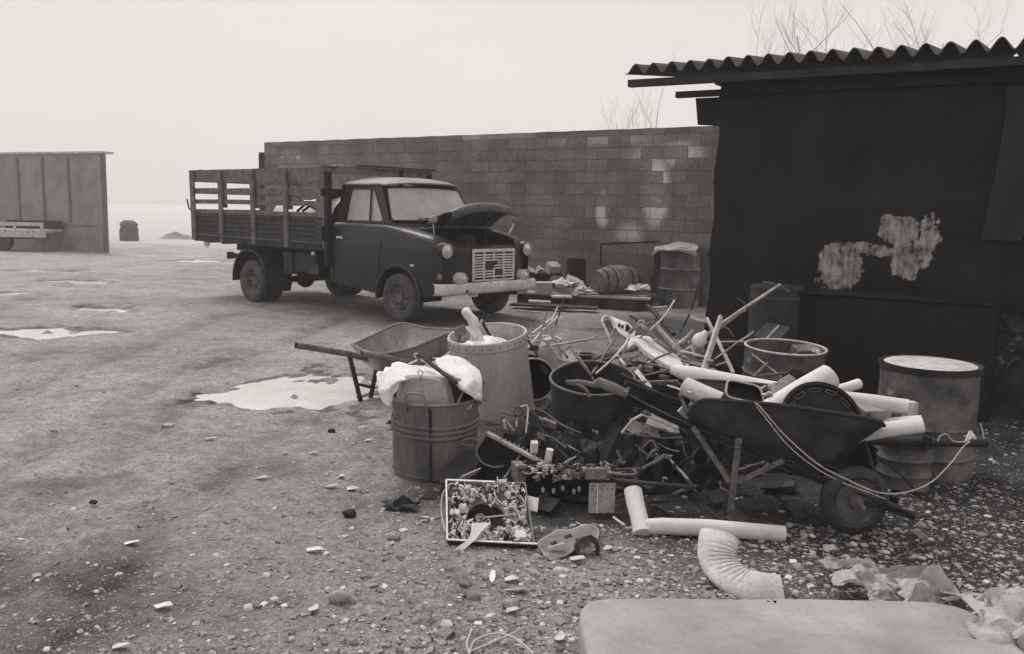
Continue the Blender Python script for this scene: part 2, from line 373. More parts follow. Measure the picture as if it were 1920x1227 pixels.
# gravel: thousands of stones trodden into the dirt
def gravel():
    rs = np.random.RandomState(5); base = [V(1, 0, 0), V(-1, 0, 0), V(0, 1, 0), V(0, -1, 0), V(0, 0, 1), V(0, 0, -1)]
    # rounded pebble: 14 points (6 axis + 8 corners)
    pts = [(1, 0, 0), (-1, 0, 0), (0, 1, 0), (0, -1, 0), (0, 0, 1), (0, 0, -1)] + [(x * .6, y * .6, z * .6) for x in (-1, 1) for y in (-1, 1) for z in (-1, 1)]
    pts = np.array(pts)
    tri = []                                  # each axis point fans out to the ring of four corners around it
    for ax in range(3):
        for sg in (1, 0):
            o1, o2 = [k for k in range(3) if k != ax]; ring = []
            for a_, b_ in ((0, 0), (1, 0), (1, 1), (0, 1)):
                bits = [0, 0, 0]; bits[ax] = sg; bits[o1] = a_; bits[o2] = b_; ring.append(6 + bits[0] * 4 + bits[1] * 2 + bits[2])
            for k in range(4): tri.append((ax * 2 + (0 if sg else 1), ring[k], ring[(k + 1) % 4]))
    tri = np.array(tri); Vv = []; Ff = []; Cc = []; cnt = 0; tries = 0
    while cnt < 38000 and tries < 400000:
        tries += 1
        px = rs.rand() * 2250 - 60; py = 590 + 700 * rs.rand() ** .75
        if py < 640 and px > 1330: continue
        g = G(px, py)
        fine = rs.rand() < .45
        pr = (.5 if fine else .025) + .96 * min(1, max(0, (px - 520) / 900)) * min(1, max(0, (py - 700) / 330)) + .15 * min(1, max(0, (py - 850) / 300))
        if px > 1650: pr = max(pr, .6 * min(1, max(0, (py - 780) / 120)))
        if rs.rand() > pr: continue
        if g.y > 12 or (900 < px < 1580 and 700 < py < 985 and rs.rand() < .9): continue
        s = (.0028 + .0105 * rs.rand() ** 3.2) * (1 + .12 * g.y) * (2.0 if rs.rand() < .035 else 1) * 1.0
        if fine: s = .0016 + .0022 * rs.rand() * (1 + .1 * g.y)
        th = rs.rand() * 6.28; q = pts * (1 + .16 * (rs.rand(14, 1) - .5)) * np.array([1.25, .9 + .3 * rs.rand(), .35 + .35 * rs.rand()]) * s
        tl = (rs.rand() - .5) * .7; q = np.stack([q[:, 0], q[:, 1] * math.cos(tl) - q[:, 2] * math.sin(tl), q[:, 1] * math.sin(tl) + q[:, 2] * math.cos(tl)], -1)
        q = np.stack([q[:, 0] * math.cos(th) - q[:, 1] * math.sin(th), q[:, 0] * math.sin(th) + q[:, 1] * math.cos(th), q[:, 2]], -1)
        Vv.append(q); Ff.append(tri + 14 * cnt); Cc.append((g.x, g.y, s, rs.rand())); cnt += 1
    C4 = np.array(Cc); zz = gz(C4[:, 0], C4[:, 1])
    Vv = np.array(Vv); Vv[:, :, 0] += C4[:, 0:1]; Vv[:, :, 1] += C4[:, 1:2]; Vv[:, :, 2] += (zz - C4[:, 2] * .04)[:, None]
    Vv = Vv.reshape(-1, 3); Ff = np.concatenate(Ff)
    me = bpy.data.meshes.new('gravel'); me.vertices.add(len(Vv)); me.vertices.foreach_set('co', Vv.ravel())
    me.loops.add(Ff.size); me.loops.foreach_set('vertex_index', Ff.ravel()); me.polygons.add(len(Ff)); me.polygons.foreach_set('loop_start', np.arange(0, Ff.size, 3)); me.update(); me.validate()
    at = me.attributes.new('tone', 'FLOAT', 'POINT'); at.data.foreach_set('value', np.repeat(C4[:, 3], 14))
    m = bpy.data.materials.new('mixed_gravel_stone'); m.use_nodes = True; t = m.node_tree; b = t.nodes['Principled BSDF']; b.inputs['Roughness'].default_value = .75
    a = t.nodes.new('ShaderNodeAttribute'); a.attribute_name = 'tone'; r = t.nodes.new('ShaderNodeValToRGB'); e = r.color_ramp.elements; e.new(.6); e.new(.88)
    for k, (p, v) in enumerate([(0, .14), (.45, .26), (.82, .40), (1, .68)]): e[k].position = p; e[k].color = tint(v)
    t.links.new(a.outputs['Fac'], r.inputs[0]); t.links.new(r.outputs[0], b.inputs['Base Color']); me.materials.append(m)
    o = bpy.data.objects.new('gravel', me); sc.collection.objects.link(o); tag(o, label='loose gravel and stone chips trodden into the yard soil', cat='gravel', kind='stuff')
gravel()

# ---------------------------------------------------------------- fog: one box of even air
hz = MB().box((0, 125, 6.9), (300, 310, 16.0)); 
hm = bpy.data.materials.new('fog_air'); hm.use_nodes = True; t = hm.node_tree; t.nodes.clear()
out = t.nodes.new('ShaderNodeOutputMaterial'); pv = t.nodes.new('ShaderNodeVolumePrincipled'); t.links.new(pv.outputs[0], out.inputs['Volume'])
pv.inputs['Color'].default_value = (1.0, .985, .97, 1); pv.inputs['Density'].default_value = HAZE = .0026; pv.inputs['Anisotropy'].default_value = 0
ho = hz.obj('haze', hm, kind='stuff'); ho['label'] = 'pale winter fog hanging over the whole yard'

# ---------------------------------------------------------------- concrete block wall
def wallmat():
    m = bpy.data.materials.new('stained_concrete_blocks'); m.use_nodes = True; t = m.node_tree; N = t.nodes; L = t.links; b = N['Principled BSDF']
    b.inputs['Roughness'].default_value = .9; b.inputs['Specular IOR Level'].default_value = .2
    tc = N.new('ShaderNodeTexCoord'); sx = N.new('ShaderNodeSeparateXYZ'); L.new(tc.outputs['Object'], sx.inputs[0])
    wob = N.new('ShaderNodeTexNoise'); wob.inputs['Scale'].default_value = 2.0; L.new(tc.outputs['Object'], wob.inputs[0])
    wm = N.new('ShaderNodeMapRange'); wm.inputs[3].default_value = -.02; wm.inputs[4].default_value = .02; L.new(wob.outputs[0], wm.inputs[0])
    az = N.new('ShaderNodeMath'); L.new(sx.outputs[2], az.inputs[0]); L.new(wm.outputs[0], az.inputs[1])
    cx = N.new('ShaderNodeCombineXYZ'); L.new(sx.outputs[0], cx.inputs[0]); L.new(az.outputs[0], cx.inputs[1])
    br = N.new('ShaderNodeTexBrick'); br.inputs['Scale'].default_value = 1; br.inputs['Brick Width'].default_value = .42; br.inputs['Row Height'].default_value = .2
    br.inputs['Mortar Size'].default_value = .007; br.inputs['Mortar Smooth'].default_value = .4; br.inputs['Bias'].default_value = -.1
    br.inputs['Color1'].default_value = (0, 0, 0, 1); br.inputs['Color2'].default_value = (1, 1, 1, 1); br.inputs['Mortar'].default_value = (.25, .25, .25, 1); L.new(cx.outputs[0], br.inputs[0])
    n1 = N.new('ShaderNodeTexNoise'); n1.inputs['Scale'].default_value = 1.1; n1.inputs['Detail'].default_value = 8; n1.inputs['Roughness'].default_value = .7; L.new(tc.outputs['Object'], n1.inputs[0])
    n2 = N.new('ShaderNodeTexNoise'); n2.inputs['Scale'].default_value = 22; n2.inputs['Detail'].default_value = 5; L.new(tc.outputs['Object'], n2.inputs[0])
    def mth(op, a, c=None, d=None):
        x = N.new('ShaderNodeMath'); x.operation = op
        for i, q in enumerate((a, c, d)):
            if q is None: continue
            if isinstance(q, (int, float)): x.inputs[i].default_value = q
            else: L.new(q, x.inputs[i])
        return x.outputs[0]
    # pale lime bloom where the wall has been leaking: blobs at fixed places on the wall
    bloom = None
    for (bx, bz, rx, rz, s) in BLOOM:
        dx = mth('DIVIDE', mth('SUBTRACT', sx.outputs[0], bx), rx); dz = mth('DIVIDE', mth('SUBTRACT', sx.outputs[2], bz), rz)
        r2 = mth('ADD', mth('MULTIPLY', dx, dx), mth('MULTIPLY', dz, dz)); g = mth('MULTIPLY', mth('SUBTRACT', 1.25, r2), s)
        g = mth('MAXIMUM', g, 0); bloom = g if bloom is None else mth('MAXIMUM', bloom, g)
    tb = mth('ADD', mth('MULTIPLY', br.outputs[0], .11), mth('MULTIPLY', n1.outputs[0], .62))
    tb = mth('MULTIPLY_ADD', n2.outputs[0], .28, tb)
    tb = mth('ADD', tb, mth('MULTIPLY', bloom, mth('ADD', mth('MULTIPLY', mth('GREATER_THAN', br.outputs[0], .42), .75), mth('MULTIPLY', n2.outputs[0], .55))))
    tb = mth('SUBTRACT', tb, mth('MULTIPLY', mth('GREATER_THAN', br.outputs['Fac'], .5), .12))
    r = N.new('ShaderNodeValToRGB'); e = r.color_ramp.elements; e.new(.5); e.new(.8)
    for k, (p, v) in enumerate([(.20, .065), (.43, .135), (.68, .28), (.95, .62)]): e[k].position = p; e[k].color = tint(v)
    L.new(tb, r.inputs[0]); L.new(r.outputs[0], b.inputs['Base Color'])
    bp = N.new('ShaderNodeBump'); bp.inputs['Strength'].default_value = .7; bp.inputs['Distance'].default_value = .015
    h = mth('SUBTRACT', n2.outputs[0], mth('MULTIPLY', br.outputs['Fac'], 1.2)); L.new(h, bp.inputs['Height']); L.new(bp.outputs[0], b.inputs['Normal'])
    return m
WA, WB_ = V(-5.72, 20.35, 0), V(3.28, 14.25, 0)
wd = (WB_ - WA); WL = wd.length; wd.normalize(); WH = 2.9
def onwall(px, py):
    d = ray(px, py); n = V(-wd.y, wd.x, 0); t = (WA - V(0, 0, CH)).dot(n) / d.dot(n); p = V(0, 0, CH) + d * t; return (p - WA).dot(wd), p.z
BLOOM = []
for (px, py, rx, ry, s) in [(1230, 360, 28, 70, .55), (1215, 300, 45, 30, .25), (1130, 395, 14, 36, .45), (545, 290, 20, 14, .4), (1120, 262, 120, 14, .2), (1275, 290, 50, 26, .3), (870, 258, 150, 10, .16), (1180, 440, 30, 26, .25)]:
    u0, z0 = onwall(px, py); u1, _ = onwall(px + rx, py); _, z1 = onwall(px, py - ry); BLOOM.append((u0, z0, abs(u1 - u0), abs(z1 - z0), s))
q = MB(); n = 60
top = [(WL * k / n, WH + .003 * math.sin(k * 1.7) + .005 * random.random()) for k in range(n + 1)]
edge = [(WL + .03 * math.sin(k * 2.1) + (.04 if k % 2 else 0) - .10 * (1 - k / 14), .2 * k) for k in range(14, 0, -1)]
poly = [(0, -.1)] + [(0, WH * k / 6) for k in range(1, 6)] + top + edge + [(WL - .14, -.1)]
q.prism(poly[::-1], lambda x, z, t: V(x, t, z), .2)
bwall = q.obj('block_wall', wallmat(), world=False, label='long grey concrete block wall behind the lorry, stained with pale patches', cat='wall')
bwall.location = WA; bwall.rotation_euler = (0, 0, math.atan2(wd.y, wd.x))
pp = P(490, 330, 20.5); MB().box((pp.x, 20.62, 1.33), (.14, .14, 2.72)).obj('wall_post', M_woodd, label='thin dark post standing against the far left end of the block wall', cat='post')

# ---------------------------------------------------------------- tall gate of battened sheets, cart and misty things at left
gA, gB = V(G(198, 474).x, G(198, 474).y, 0), V(-18.6, 29.0, 0)
gd = (gB - gA).normalized(); gn = V(-gd.y, gd.x, 0)
if gn.y > 0: gn = -gn
gt = thing('sheet_fence', 'tall grey fence of ribbed metal sheets ending at the misty yard entrance', 'fence', gA); GL = (gB - gA).length
def gp(u, z, o=0): return gA + gd * u + gn * o + V(0, 0, z)
HG = 2.88
MB().grid([[gp(u, z, 0) for z in (0, .6, 1.2, 1.8, 2.4, HG)] for u in np.linspace(0, GL, 30)], .05).obj('panel', M_gate, gt)
MB().bar(gp(-.04, -.02), gp(-.04, HG + .04), .10, .14).obj('post', M_dgate, gt)
for k in range(7):
    u = 1.35 + 1.12 * k
    if u < GL: MB().bar(gp(u, .82, .05), gp(u, HG - .12, .05), .09, .05, up=gn).obj('batten', M_dgate, gt)
MB().bar(gp(.25, .80, .06), gp(GL, .80, .06), .05, .04).obj('rail', M_gate, gt)
MB().bar(gp(-.1, HG + .02, -.12), gp(GL, HG + .02, -.12), .45, .06).obj('coping', M_cart, gt)
MB().box(gp(1.75, .42, .03), (.35, .03, .6), Matrix((gd, gn, V(0, 0, 1))).transposed()).obj('patch_plate', M_cart, gt)
# small flat trailer
ct = V(G(50, 472).x, G(50, 472).y, 0); tr = thing('flat_trailer', 'small pale flatbed trailer parked before the sheet fence at the left edge', 'trailer', ct)
MB().box(ct + V(-.2, .3, .60), (1.75, 1.0, .07)).obj('bed', M_cart, tr)
MB().box(ct + V(-.2, -.22, .50), (1.78, .04, .16)).obj('side_board', M_cart, tr)
MB().box(ct + V(-.2, .84, .76), (1.70, .04, .25)).obj('back_board', M_woodd, tr)
MB().box(ct + V(-.2, -.20, .80), (1.66, .04, .10)).obj('top_rail', M_cart, tr)
for k in (-.95, -.2, .58): MB().box(ct + V(k, -.2, .68), (.07, .05, .28)).obj('stake', M_cart, tr)
MB().box(ct + V(.46, -.12, .2), (.13, .1, .46)).obj('prop_leg', M_dgate, tr)
MB().tube([ct + V(-.62, -.18, .27), ct + V(-.62, 0, .27)], .27, 20).obj('wheel', M_tyre, tr, smooth=40)
MB().box(ct + V(-.2, .3, .42), (1.4, .12, .14)).obj('frame', M_dgate, tr)
bc = G(236, 453); q = MB(); q.lathe([(0, .80), (.18, .79), (.30, .70), (.34, .62), (.30, .55), (.30, .52), (.33, .46), (.345, .3), (.35, 0)], 24, Matrix.Translation((bc.x, bc.y + .3, 0)))
q.obj('domed_drum', M_dgate, smooth=50, dent=.02, label='squat drum with a bulging domed top alone in the mist', cat='drum')
def mound(name, label, px, py, r, h, m, cat='heap'):
    c = G(px, py); rows = []
    for i in range(15):
        row = []
        for j in range(15):
            u = i / 7 - 1; v = j / 7 - 1; d = math.hypot(u, v)
            zz = h * max(0, 1 - d) ** .8 * (1 + .8 * noise.noise(V(u * 2.3 + px, v * 2.3, 1)))
            row.append(c + V(u * r, v * r * .7, zz - .03))
        rows.append(row)
    return MB().grid(rows).obj(name, m, smooth=60, dent=.04, dscale=3, label=label, cat=cat)
mound('rubble_heap', 'low pale heap of rubble in the mist beyond the lorry tailboard', 335, 449, .9, .32, M_gate)

# ---------------------------------------------------------------- bare trees in the fog
def tree(px, Y, H, lean, seed, label, rad=.16):
    rs = random.Random(seed); base = P(px, 420, Y); base.z = 0
    th = thing('bare_tree', label, 'tree', base, group='bare trees standing in the fog'); tk = MB(); cr = MB()
    def grow(p, d, L, r, lv, mb):
        n = 5 if lv < 2 else 3; pts = [p]; rr = [r]
        for k in range(n):
            d = (d + V(rs.uniform(-1, 1), rs.uniform(-1, 1), rs.uniform(-.2, .7)) * (.13 + .05 * lv)).normalized()
            pts.append(pts[-1] + d * (L / n)); rr.append(r * (1 - .62 * (k + 1) / n))
        mb.tube(pts, rr, 6 if lv < 2 else 4)
        if lv < 4:
            m = [6, 4, 4, 3][lv]
            for k in range(m):
                t = rs.uniform(.3 if lv == 0 else .15, 1); i = min(n - 1, int(t * n)); q = pts[i].lerp(pts[i + 1], t * n - i)
                a = V(rs.uniform(-1, 1), rs.uniform(-1, 1), rs.uniform(.1, .9)).normalized()
                grow(q, (d * .75 + a * .8).normalized(), L * rs.uniform(.38, .58), rr[i] * .55, lv + 1, cr)
    grow(base - V(0, 0, .1), V(lean, 0, 1).normalized(), H, rad, 0, tk)
    tk.obj('trunk', M_bark, th, smooth=60); cr.obj('crown', M_bark, th)
tree(1548, 52, 12.4, -.03, 3, 'tallest bare tree, rising above the middle of the corrugated roof')
tree(1600, 55, 12.6, .22, 5, 'bare tree leaning right beside the tallest tree behind the roof', .13)
tree(1690, 56, 12.5, .12, 8, 'thin bare tree behind the right part of the corrugated roof', .12)
tree(1420, 60, 12, -.05, 11, 'faint bare tree above the left half of the corrugated roof', .09)
tree(1210, 62, 8.6, .04, 14, 'small faint bare tree just left of the shed roof end', .08)
tree(1165, 66, 8.2, -.06, 19, 'very faint bare tree between wall top and shed roof', .07)

# ---------------------------------------------------------------- shed: black sheet wall under a corrugated roof
SA, SB = P(1342, 420, 8.0), P(1960, 420, 6.70); SA.z = SB.z = 0; sd_ = (SB - SA).normalized(); sn = V(sd_.y, -sd_.x, 0)   # sn towards the camera
def sp(u, z, o=0): return SA + sd_ * u + sn * o + V(0, 0, z)
def onshed(px, py, o=0):
    d = ray(px, py); t = (SA + sn * o - V(0, 0, CH)).dot(sn) / d.dot(sn); p = V(0, 0, CH) + d * t; return (p - SA).dot(sd_), p.z
SL = 4.2; shed = thing('tar_shed', 'tall black shed with ragged wavy roof edge at the right of the yard', 'shed', SA, math.atan2(sd_.y, sd_.x))
def shedmat():
    m = mat('tarred_shed_sheet', .005, .019, 1.6, .75, .3, spots=(.2, 30, .83)); t = m.node_tree; N = t.nodes; L = t.links; b = N['Principled BSDF']
    src = b.inputs['Base Color'].links[0].from_socket; tc = N.new('ShaderNodeTexCoord')
    def mth(op, a, c=None):
        x = N.new('ShaderNodeMath'); x.operation = op
        for i, q in enumerate((a, c)):
            if q is None: continue
            if isinstance(q, (int, float)): x.inputs[i].default_value = q
            else: L.new(q, x.inputs[i])
        return x.outputs[0]
    sx = N.new('ShaderNodeSeparateXYZ'); L.new(tc.outputs['Object'], sx.inputs[0])
    nz = N.new('ShaderNodeTexNoise'); nz.inputs['Scale'].default_value = 7; nz.inputs['Detail'].default_value = 10; nz.inputs['Roughness'].default_value = .72; L.new(tc.outputs['Object'], nz.inputs[0])
    mp = N.new('ShaderNodeMapping'); mp.inputs['Scale'].default_value = (26, 1, 7); L.new(tc.outputs['Object'], mp.inputs[0])
    n2 = N.new('ShaderNodeTexNoise'); n2.inputs['Scale'].default_value = 1; n2.inputs['Detail'].default_value = 6; L.new(mp.outputs[0], n2.inputs[0])
    tot = None
    for (px, py, rx, ry, s) in [(1575, 500, 46, 50, 1.1), (1640, 470, 45, 14, .8), (1685, 432, 44, 30, 1.1), (1700, 482, 40, 50, .8), (1618, 462, 22, 10, .9), (1665, 415, 20, 14, .9), (1742, 450, 24, 60, .7), (1540, 530, 20, 26, .6)]:
        u0, z0 = onshed(px, py); u1, _ = onshed(px + rx, py); _, z1 = onshed(px, py - ry)
        dx = mth('DIVIDE', mth('SUBTRACT', sx.outputs[0], u0), abs(u1 - u0)); dz = mth('DIVIDE', mth('SUBTRACT', sx.outputs[2], z0), abs(z1 - z0))
        g = mth('MULTIPLY', mth('MAXIMUM', mth('SUBTRACT', 1.5, mth('ADD', mth('POWER', mth('ABSOLUTE', dx), 2.3), mth('POWER', mth('ABSOLUTE', dz), 2.3))), 0), s); tot = g if tot is None else mth('MAXIMUM', tot, g)
    k = mth('ADD', mth('MULTIPLY', tot, .9), mth('ADD', mth('MULTIPLY', nz.outputs[0], 1.9), mth('MULTIPLY', n2.outputs[0], .8))); k = mth('MINIMUM', mth('MAXIMUM', mth('MULTIPLY', mth('SUBTRACT', k, 1.98), 7.0), 0), 1); k = mth('MULTIPLY', k, mth('MAXIMUM', mth('SUBTRACT', mth('ADD', mth('MULTIPLY', nz.outputs[0], 3.4), mth('MULTIPLY', n2.outputs[0], 1.8)), 2.0), .08)); k = mth('MULTIPLY', k, mth('GREATER_THAN', tot, .02))
    c = N.new('ShaderNodeClamp'); L.new(k, c.inputs[0]); x = N.new('ShaderNodeMix'); x.data_type = 'RGBA'
    L.new(mth('MULTIPLY', c.outputs[0], .85), x.inputs[0]); L.new(src, x.inputs[6]); x.inputs[7].default_value = tint(.46); L.new(x.outputs[2], b.inputs['Base Color'])
    return m
M_shed = shedmat()
rows = []                                    # the cladding: slightly buckled sheets, ragged left edge
HS = 2.55
for i, u in enumerate(np.linspace(0, SL, 60)):
    row = []
    for z in np.linspace(-.05, HS, 34):
        uu = u
        if i == 0: uu = -.05 + .012 * math.sin(z * 9.3) + .014 * z
        bk = .012 * math.sin(u * 7.3 + z * .6) + .02 * noise.noise(V(u * 1.1, z * 1.3, 4))
        if abs(z - 1.62) < .05: bk += .018
        row.append(sp(uu, z, bk))
    rows.append(row)
MB().grid(rows, .03).obj('cladding', M_shed, shed, smooth=40)
# return wall going back from the left edge is left open to the block wall; fascia board, rafters and purlins
u0, z0 = onshed(1300, 183, .0); u1, z1 = onshed(1300, 233, .0)
MB().prism([(u0, z0), (u1 + .02, z1), (.15, z1 - .03), (.15, z0)], lambda x, z, t: sp(x, z, -.06 - t), .04).obj('gable_board', M_shed, shed)
EO = .34; ZE = 2.765
def oneave(px, o=EO):
    d = ray(px, 140); t = (SA + sn * o - V(0, 0, CH)).dot(sn) / d.dot(sn); p = V(0, 0, CH) + d * t; return (p - SA).dot(sd_)
ue0 = oneave(1172); pitch = .168; nw = 28
def roofz(u, o): return ZE + (o - EO) * -.02 + (.042 + .006 * u / 4) * math.cos((u - ue0) / pitch * 2 * math.pi + 2.6)
def sheet_roof(ua, ub, dz):
    us = np.arange(ua, ub + .001, pitch / 14); rows = []
    for o in (EO + (.012 if dz else 0), .15, -.6, -1.6, -2.6): rows.append([sp(u, roofz(u, o) + dz + (EO - o) * .10, o) for u in us])
    return rows
lap = [ue0, ue0 + pitch * 5.6, ue0 + pitch * 11.6, ue0 + pitch * 17.6, ue0 + pitch * 24]
for k in range(4): MB().grid(sheet_roof(lap[k] - (pitch * .6 if k else 0), lap[k + 1], .007 * (k % 2)), .007).obj('roof_sheet', M_tar, shed, smooth=60)
for (px0, py0, py1, o, nm) in [(1180, 152, 163, .20, 'purlin'), (1269, 174, 183, -.25, 'purlin')]:
    ua, za = onshed(px0, py0, o); _, zb = onshed(px0, py1, o)
    MB().bar(sp(ua, (za + zb) / 2, o), sp(SL, (za + zb) / 2, o), .07, za - zb + .01).obj(nm, M_woodd, shed)
MB().bar(sp(.02, 2.66, .20), sp(.02, 2.75, -2.4), .06, .09).obj('rafter', M_woodd, shed)
MB().bar(sp(.0, 2.60, .03), sp(SL, 2.60, .03), .05, .12).obj('wall_plate', M_shed, shed)
MB().box(sp(SL / 2, 1.35, -2.6), (SL, .05, 2.75), Matrix((sd_, sn, V(0, 0, 1))).transposed()).obj('back_wall', M_shed, shed)
# tarpaulin strip
rows = []
for z in np.linspace(1.35, 2.5, 14):
    a = .10 * math.sin((z - 1.3) * 1.4); rows.append([sp(onshed(1850, 300)[0] + a + x * (.20 + .06 * z), z, .05 + .02 * math.sin(x * 9 + z * 3)) for x in np.linspace(0, 1, 8)])
MB().grid(rows, .004).obj('hanging_tarpaulin', M_tarp, smooth=60, label='narrow black tarpaulin hanging from the eave at the right of the shed', cat='tarpaulin')
# black bench-high tank box before the shed wall, with pale top lip and flaking paint
u0, zt = onshed(1500, 547, .42); u1, _ = onshed(1875, 560, .42)
tb = thing('storage_bin', 'long black bench-high steel bin with flaking paint against the shed wall', 'bin', sp((u0 + u1) / 2, 0, .22))
RM = Matrix((sd_, sn, V(0, 0, 1))).transposed()
MB().box(sp((u0 + u1) / 2, (zt - .02) / 2, .22), (u1 - u0, .38, zt - .02), RM).obj('body', M_bench, tb, bevel=.01)
MB().box(sp((u0 + u1) / 2 - .03, zt - .005, .23), (u1 - u0, .42, .022), RM).obj('lid', M_black, tb, bevel=.004)
c = P(1453, 600, 7.35); c.z = 0; _t = P(1453, 534, 7.35).z
M_ = Matrix.Translation(c); tk = thing('upright_tank', 'dull grey upright cylinder tank left of the black bin', 'tank', c)
MB().lathe([(0, _t), (.19, _t), (.215, _t - .02), (.215, .0)], 32, M_).obj('shell', M_tank, tk, smooth=40)
MB().lathe([(.222, _t - .10), (.222, _t - .12), (.216, _t - .13), (.216, _t - .09)], 32, M_, closed=True).obj('hoop', M_tank, tk, smooth=40)
# mottled plinth of rough plaster at the right
u0, zt = onshed(1825, 585, .12); MB().grid([[sp(u, z, .12 + .05 * noise.noise(V(u * 4, z * 4, 2))) for z in np.linspace(-.05, zt, 22)] for u in np.linspace(u0, SL, 24)], .1).obj('plaster_plinth', M_rubble, smooth=60, label='rough mottled dark plaster wall base at the far right under the shed cladding', cat='wall')

# ---------------------------------------------------------------- the lorry (built in its own frame: x forward, b = towards the camera side, z up)
TYAW = -.706
lorry = thing('flatbed_lorry', 'dark old flatbed lorry with raised bonnet and slatted wooden sides by the block wall', 'lorry', (-.925, 12.225, 0), TYAW)
def T(a, b, z): return V(a, -b, z)
def tobj(mb, name, m, parent=lorry, **k): return mb.obj(name, m, parent, world=False, **k)
def ztop(a): return float(np.interp(a, [-1.40, -.24, 0, .3, .55, .66, .72, .76], [1.285, 1.275, 1.24, 1.195, 1.15, 1.11, 1.05, .97]))
def nose(a): return float(np.interp(a, [-1.4, .45, .62, .70, .74, .77], [1, 1, .985, .955, .92, .88]))
def side_shell(sg):
    ays = list(np.linspace(-1.36, -.24, 26)) + list(np.linspace(-.20, .60, 30)) + [.64, .68, .71, .735, .755, .768]
    rows = []; keep = []
    for a in ays:
        zt = ztop(a); k = nose(a); fen = min(1, max(0, (a + .26) / .08))
        zb = float(np.interp(a, [-1.36, -.42, .5, .77], [.45, .35, .38, .40]))
        prof = []
        for z in np.linspace(zb, .98, 17): prof.append((.925 + .028 * math.sin((z - .35) / .63 * math.pi * .62), z))
        prof += [(.948, .995), (.940, 1.02), (.925, min(1.10, zt - .09)), (.905, zt - .055), (.875, zt - .022), (.84, zt - .004)]
        prof += [(.84 - (.10) * fen, zt + .006 * fen), (.84 - .20 * fen, zt - .0 * fen - (.0 if fen else 0)), (.84 - .205 * fen, zt - .05 * fen)]
        rows.append([T(a, sg * b * k, z) for b, z in prof])
    m = len(rows); n = len(rows[0]); cx, cz, rr = .045, .34, .405
    vs = [p for r in rows for p in r]
    snap = []
    for p in vs:
        d = math.hypot(p.x - cx, p.z - cz)
        snap.append(d < rr)
    fs = []
    for i in range(m - 1):
        for j in range(n - 1):
            q = (i * n + j, i * n + j + 1, (i + 1) * n + j + 1, (i + 1) * n + j)
            if sum(snap[k] for k in q) >= 3: continue
            fs.append(q)
    used = set(k for f in fs for k in f)
    for k in used:
        if snap[k]:
            p = vs[k]; d = math.hypot(p.x - cx, p.z - cz); vs[k] = V(cx + (p.x - cx) * rr / d, p.y, cz + (p.z - cz) * rr / d)
    s = MB().add(vs, fs)
    # arch lip
    lip = []
    for k in range(25):
        th = math.pi * (1.04 - 1.08 * k / 24); lip.append([T(cx + math.cos(th) * q, sg * bb, cz + math.sin(th) * q) for q, bb in ((rr + .035, .953), (rr + .01, .972), (rr - .012, .968), (rr - .01, .90))])
    s.grid(lip); return s
for sg in (1, -1): tobj(side_shell(sg), 'side_panel', M_paint, smooth=35)
# front panel with nose, lower valance
rows = []
for z in np.linspace(.40, 1.06, 12):
    row = []
    for b in np.linspace(-1, 1, 31):
        e = abs(b); a = .785 - .10 * e ** 8 - .02 * e ** 2 - .05 * max(0, (z - .95) / .1) ** 2
        zz = z if e < .66 or z < .9 else z
        row.append(T(a, b * .865, min(zz, 1.02 + (.0 if e < .6 else -.02))))
    rows.append(row)
tobj(MB().grid(rows), 'front_panel', M_paint, smooth=40)
# engine bay: floor, bulkhead, engine block, hoses
q = MB(); q.box(T(.25, 0, .62), (.95, 1.2, .03)); q.box(T(-.22, 0, .95), (.03, 1.24, .66)); tobj(q, 'engine_bay', M_black)
q = MB(); q.box(T(.25, .0, .84), (.55, .42, .30)); q.box(T(.25, 0, 1.02), (.42, .22, .08)); q.tube([T(.3, -.05, 1.05), T(.3, -.05, 1.16)], .13, 20); q.tube(smooth_path([T(.55, .2, .98), T(.4, .32, 1.06), T(.1, .3, 1.0), T(-.1, .2, 1.05)]), .022)
q.box(T(.35, -.48, .92), (.28, .16, .2)); tobj(q, 'engine', M_dark, smooth=40, bevel=.008)
tobj(MB().box(T(.70, 0, 1.0), (.06, 1.26, .06)), 'slam_panel', M_black, bevel=.01)
# scuttle and windscreen surround
rows = [[T(-.26 - .02 * (1 - (b / .84) ** 2) + da + .15 * (1 - (b / .84) ** 2) * (1 if da > -.01 else 1), b, z) for b in np.linspace(-.84, .84, 17)] for da, z in ((-.0, 1.315), (.03, 1.29), (.08, 1.265), (.10, 1.21))]
tobj(MB().grid(rows), 'scuttle', M_paint, smooth=50)
def wsc(u, v):      # u -1..1 across, v 0 bottom ..1 top : windscreen surface
    hw = .80 + (.69 - .80) * v; a0 = -.25 + (-.475 + .25) * v; bul = .15 * (1 - abs(u) ** 2.6); return T(a0 + bul * (1 - .25 * v), u * hw, 1.325 + (1.765 - 1.325) * v + .02 * (1 - u * u) * v)
tobj(MB().grid([[wsc(u, v) for u in np.linspace(-1, 1, 21)] for v in np.linspace(0, 1, 7)]), 'windscreen', M_glass, smooth=80)
loop = [wsc(u, 0) for u in np.linspace(-.96, .96, 17)] + [wsc(1, v) for v in (.06, .3, .6, .94)] + [wsc(u, 1) for u in np.linspace(.96, -.96, 17)] + [wsc(-1, v) for v in (.94, .6, .3, .06)]
tobj(MB().tube(loop + loop[:2], .014, 6, caps=False), 'windscreen_seal', M_black, smooth=60)
tobj(MB().box(wsc(.18, .86) + V(.012, 0, 0), (.004, .11, .045)), 'permit_sticker', M_paper)
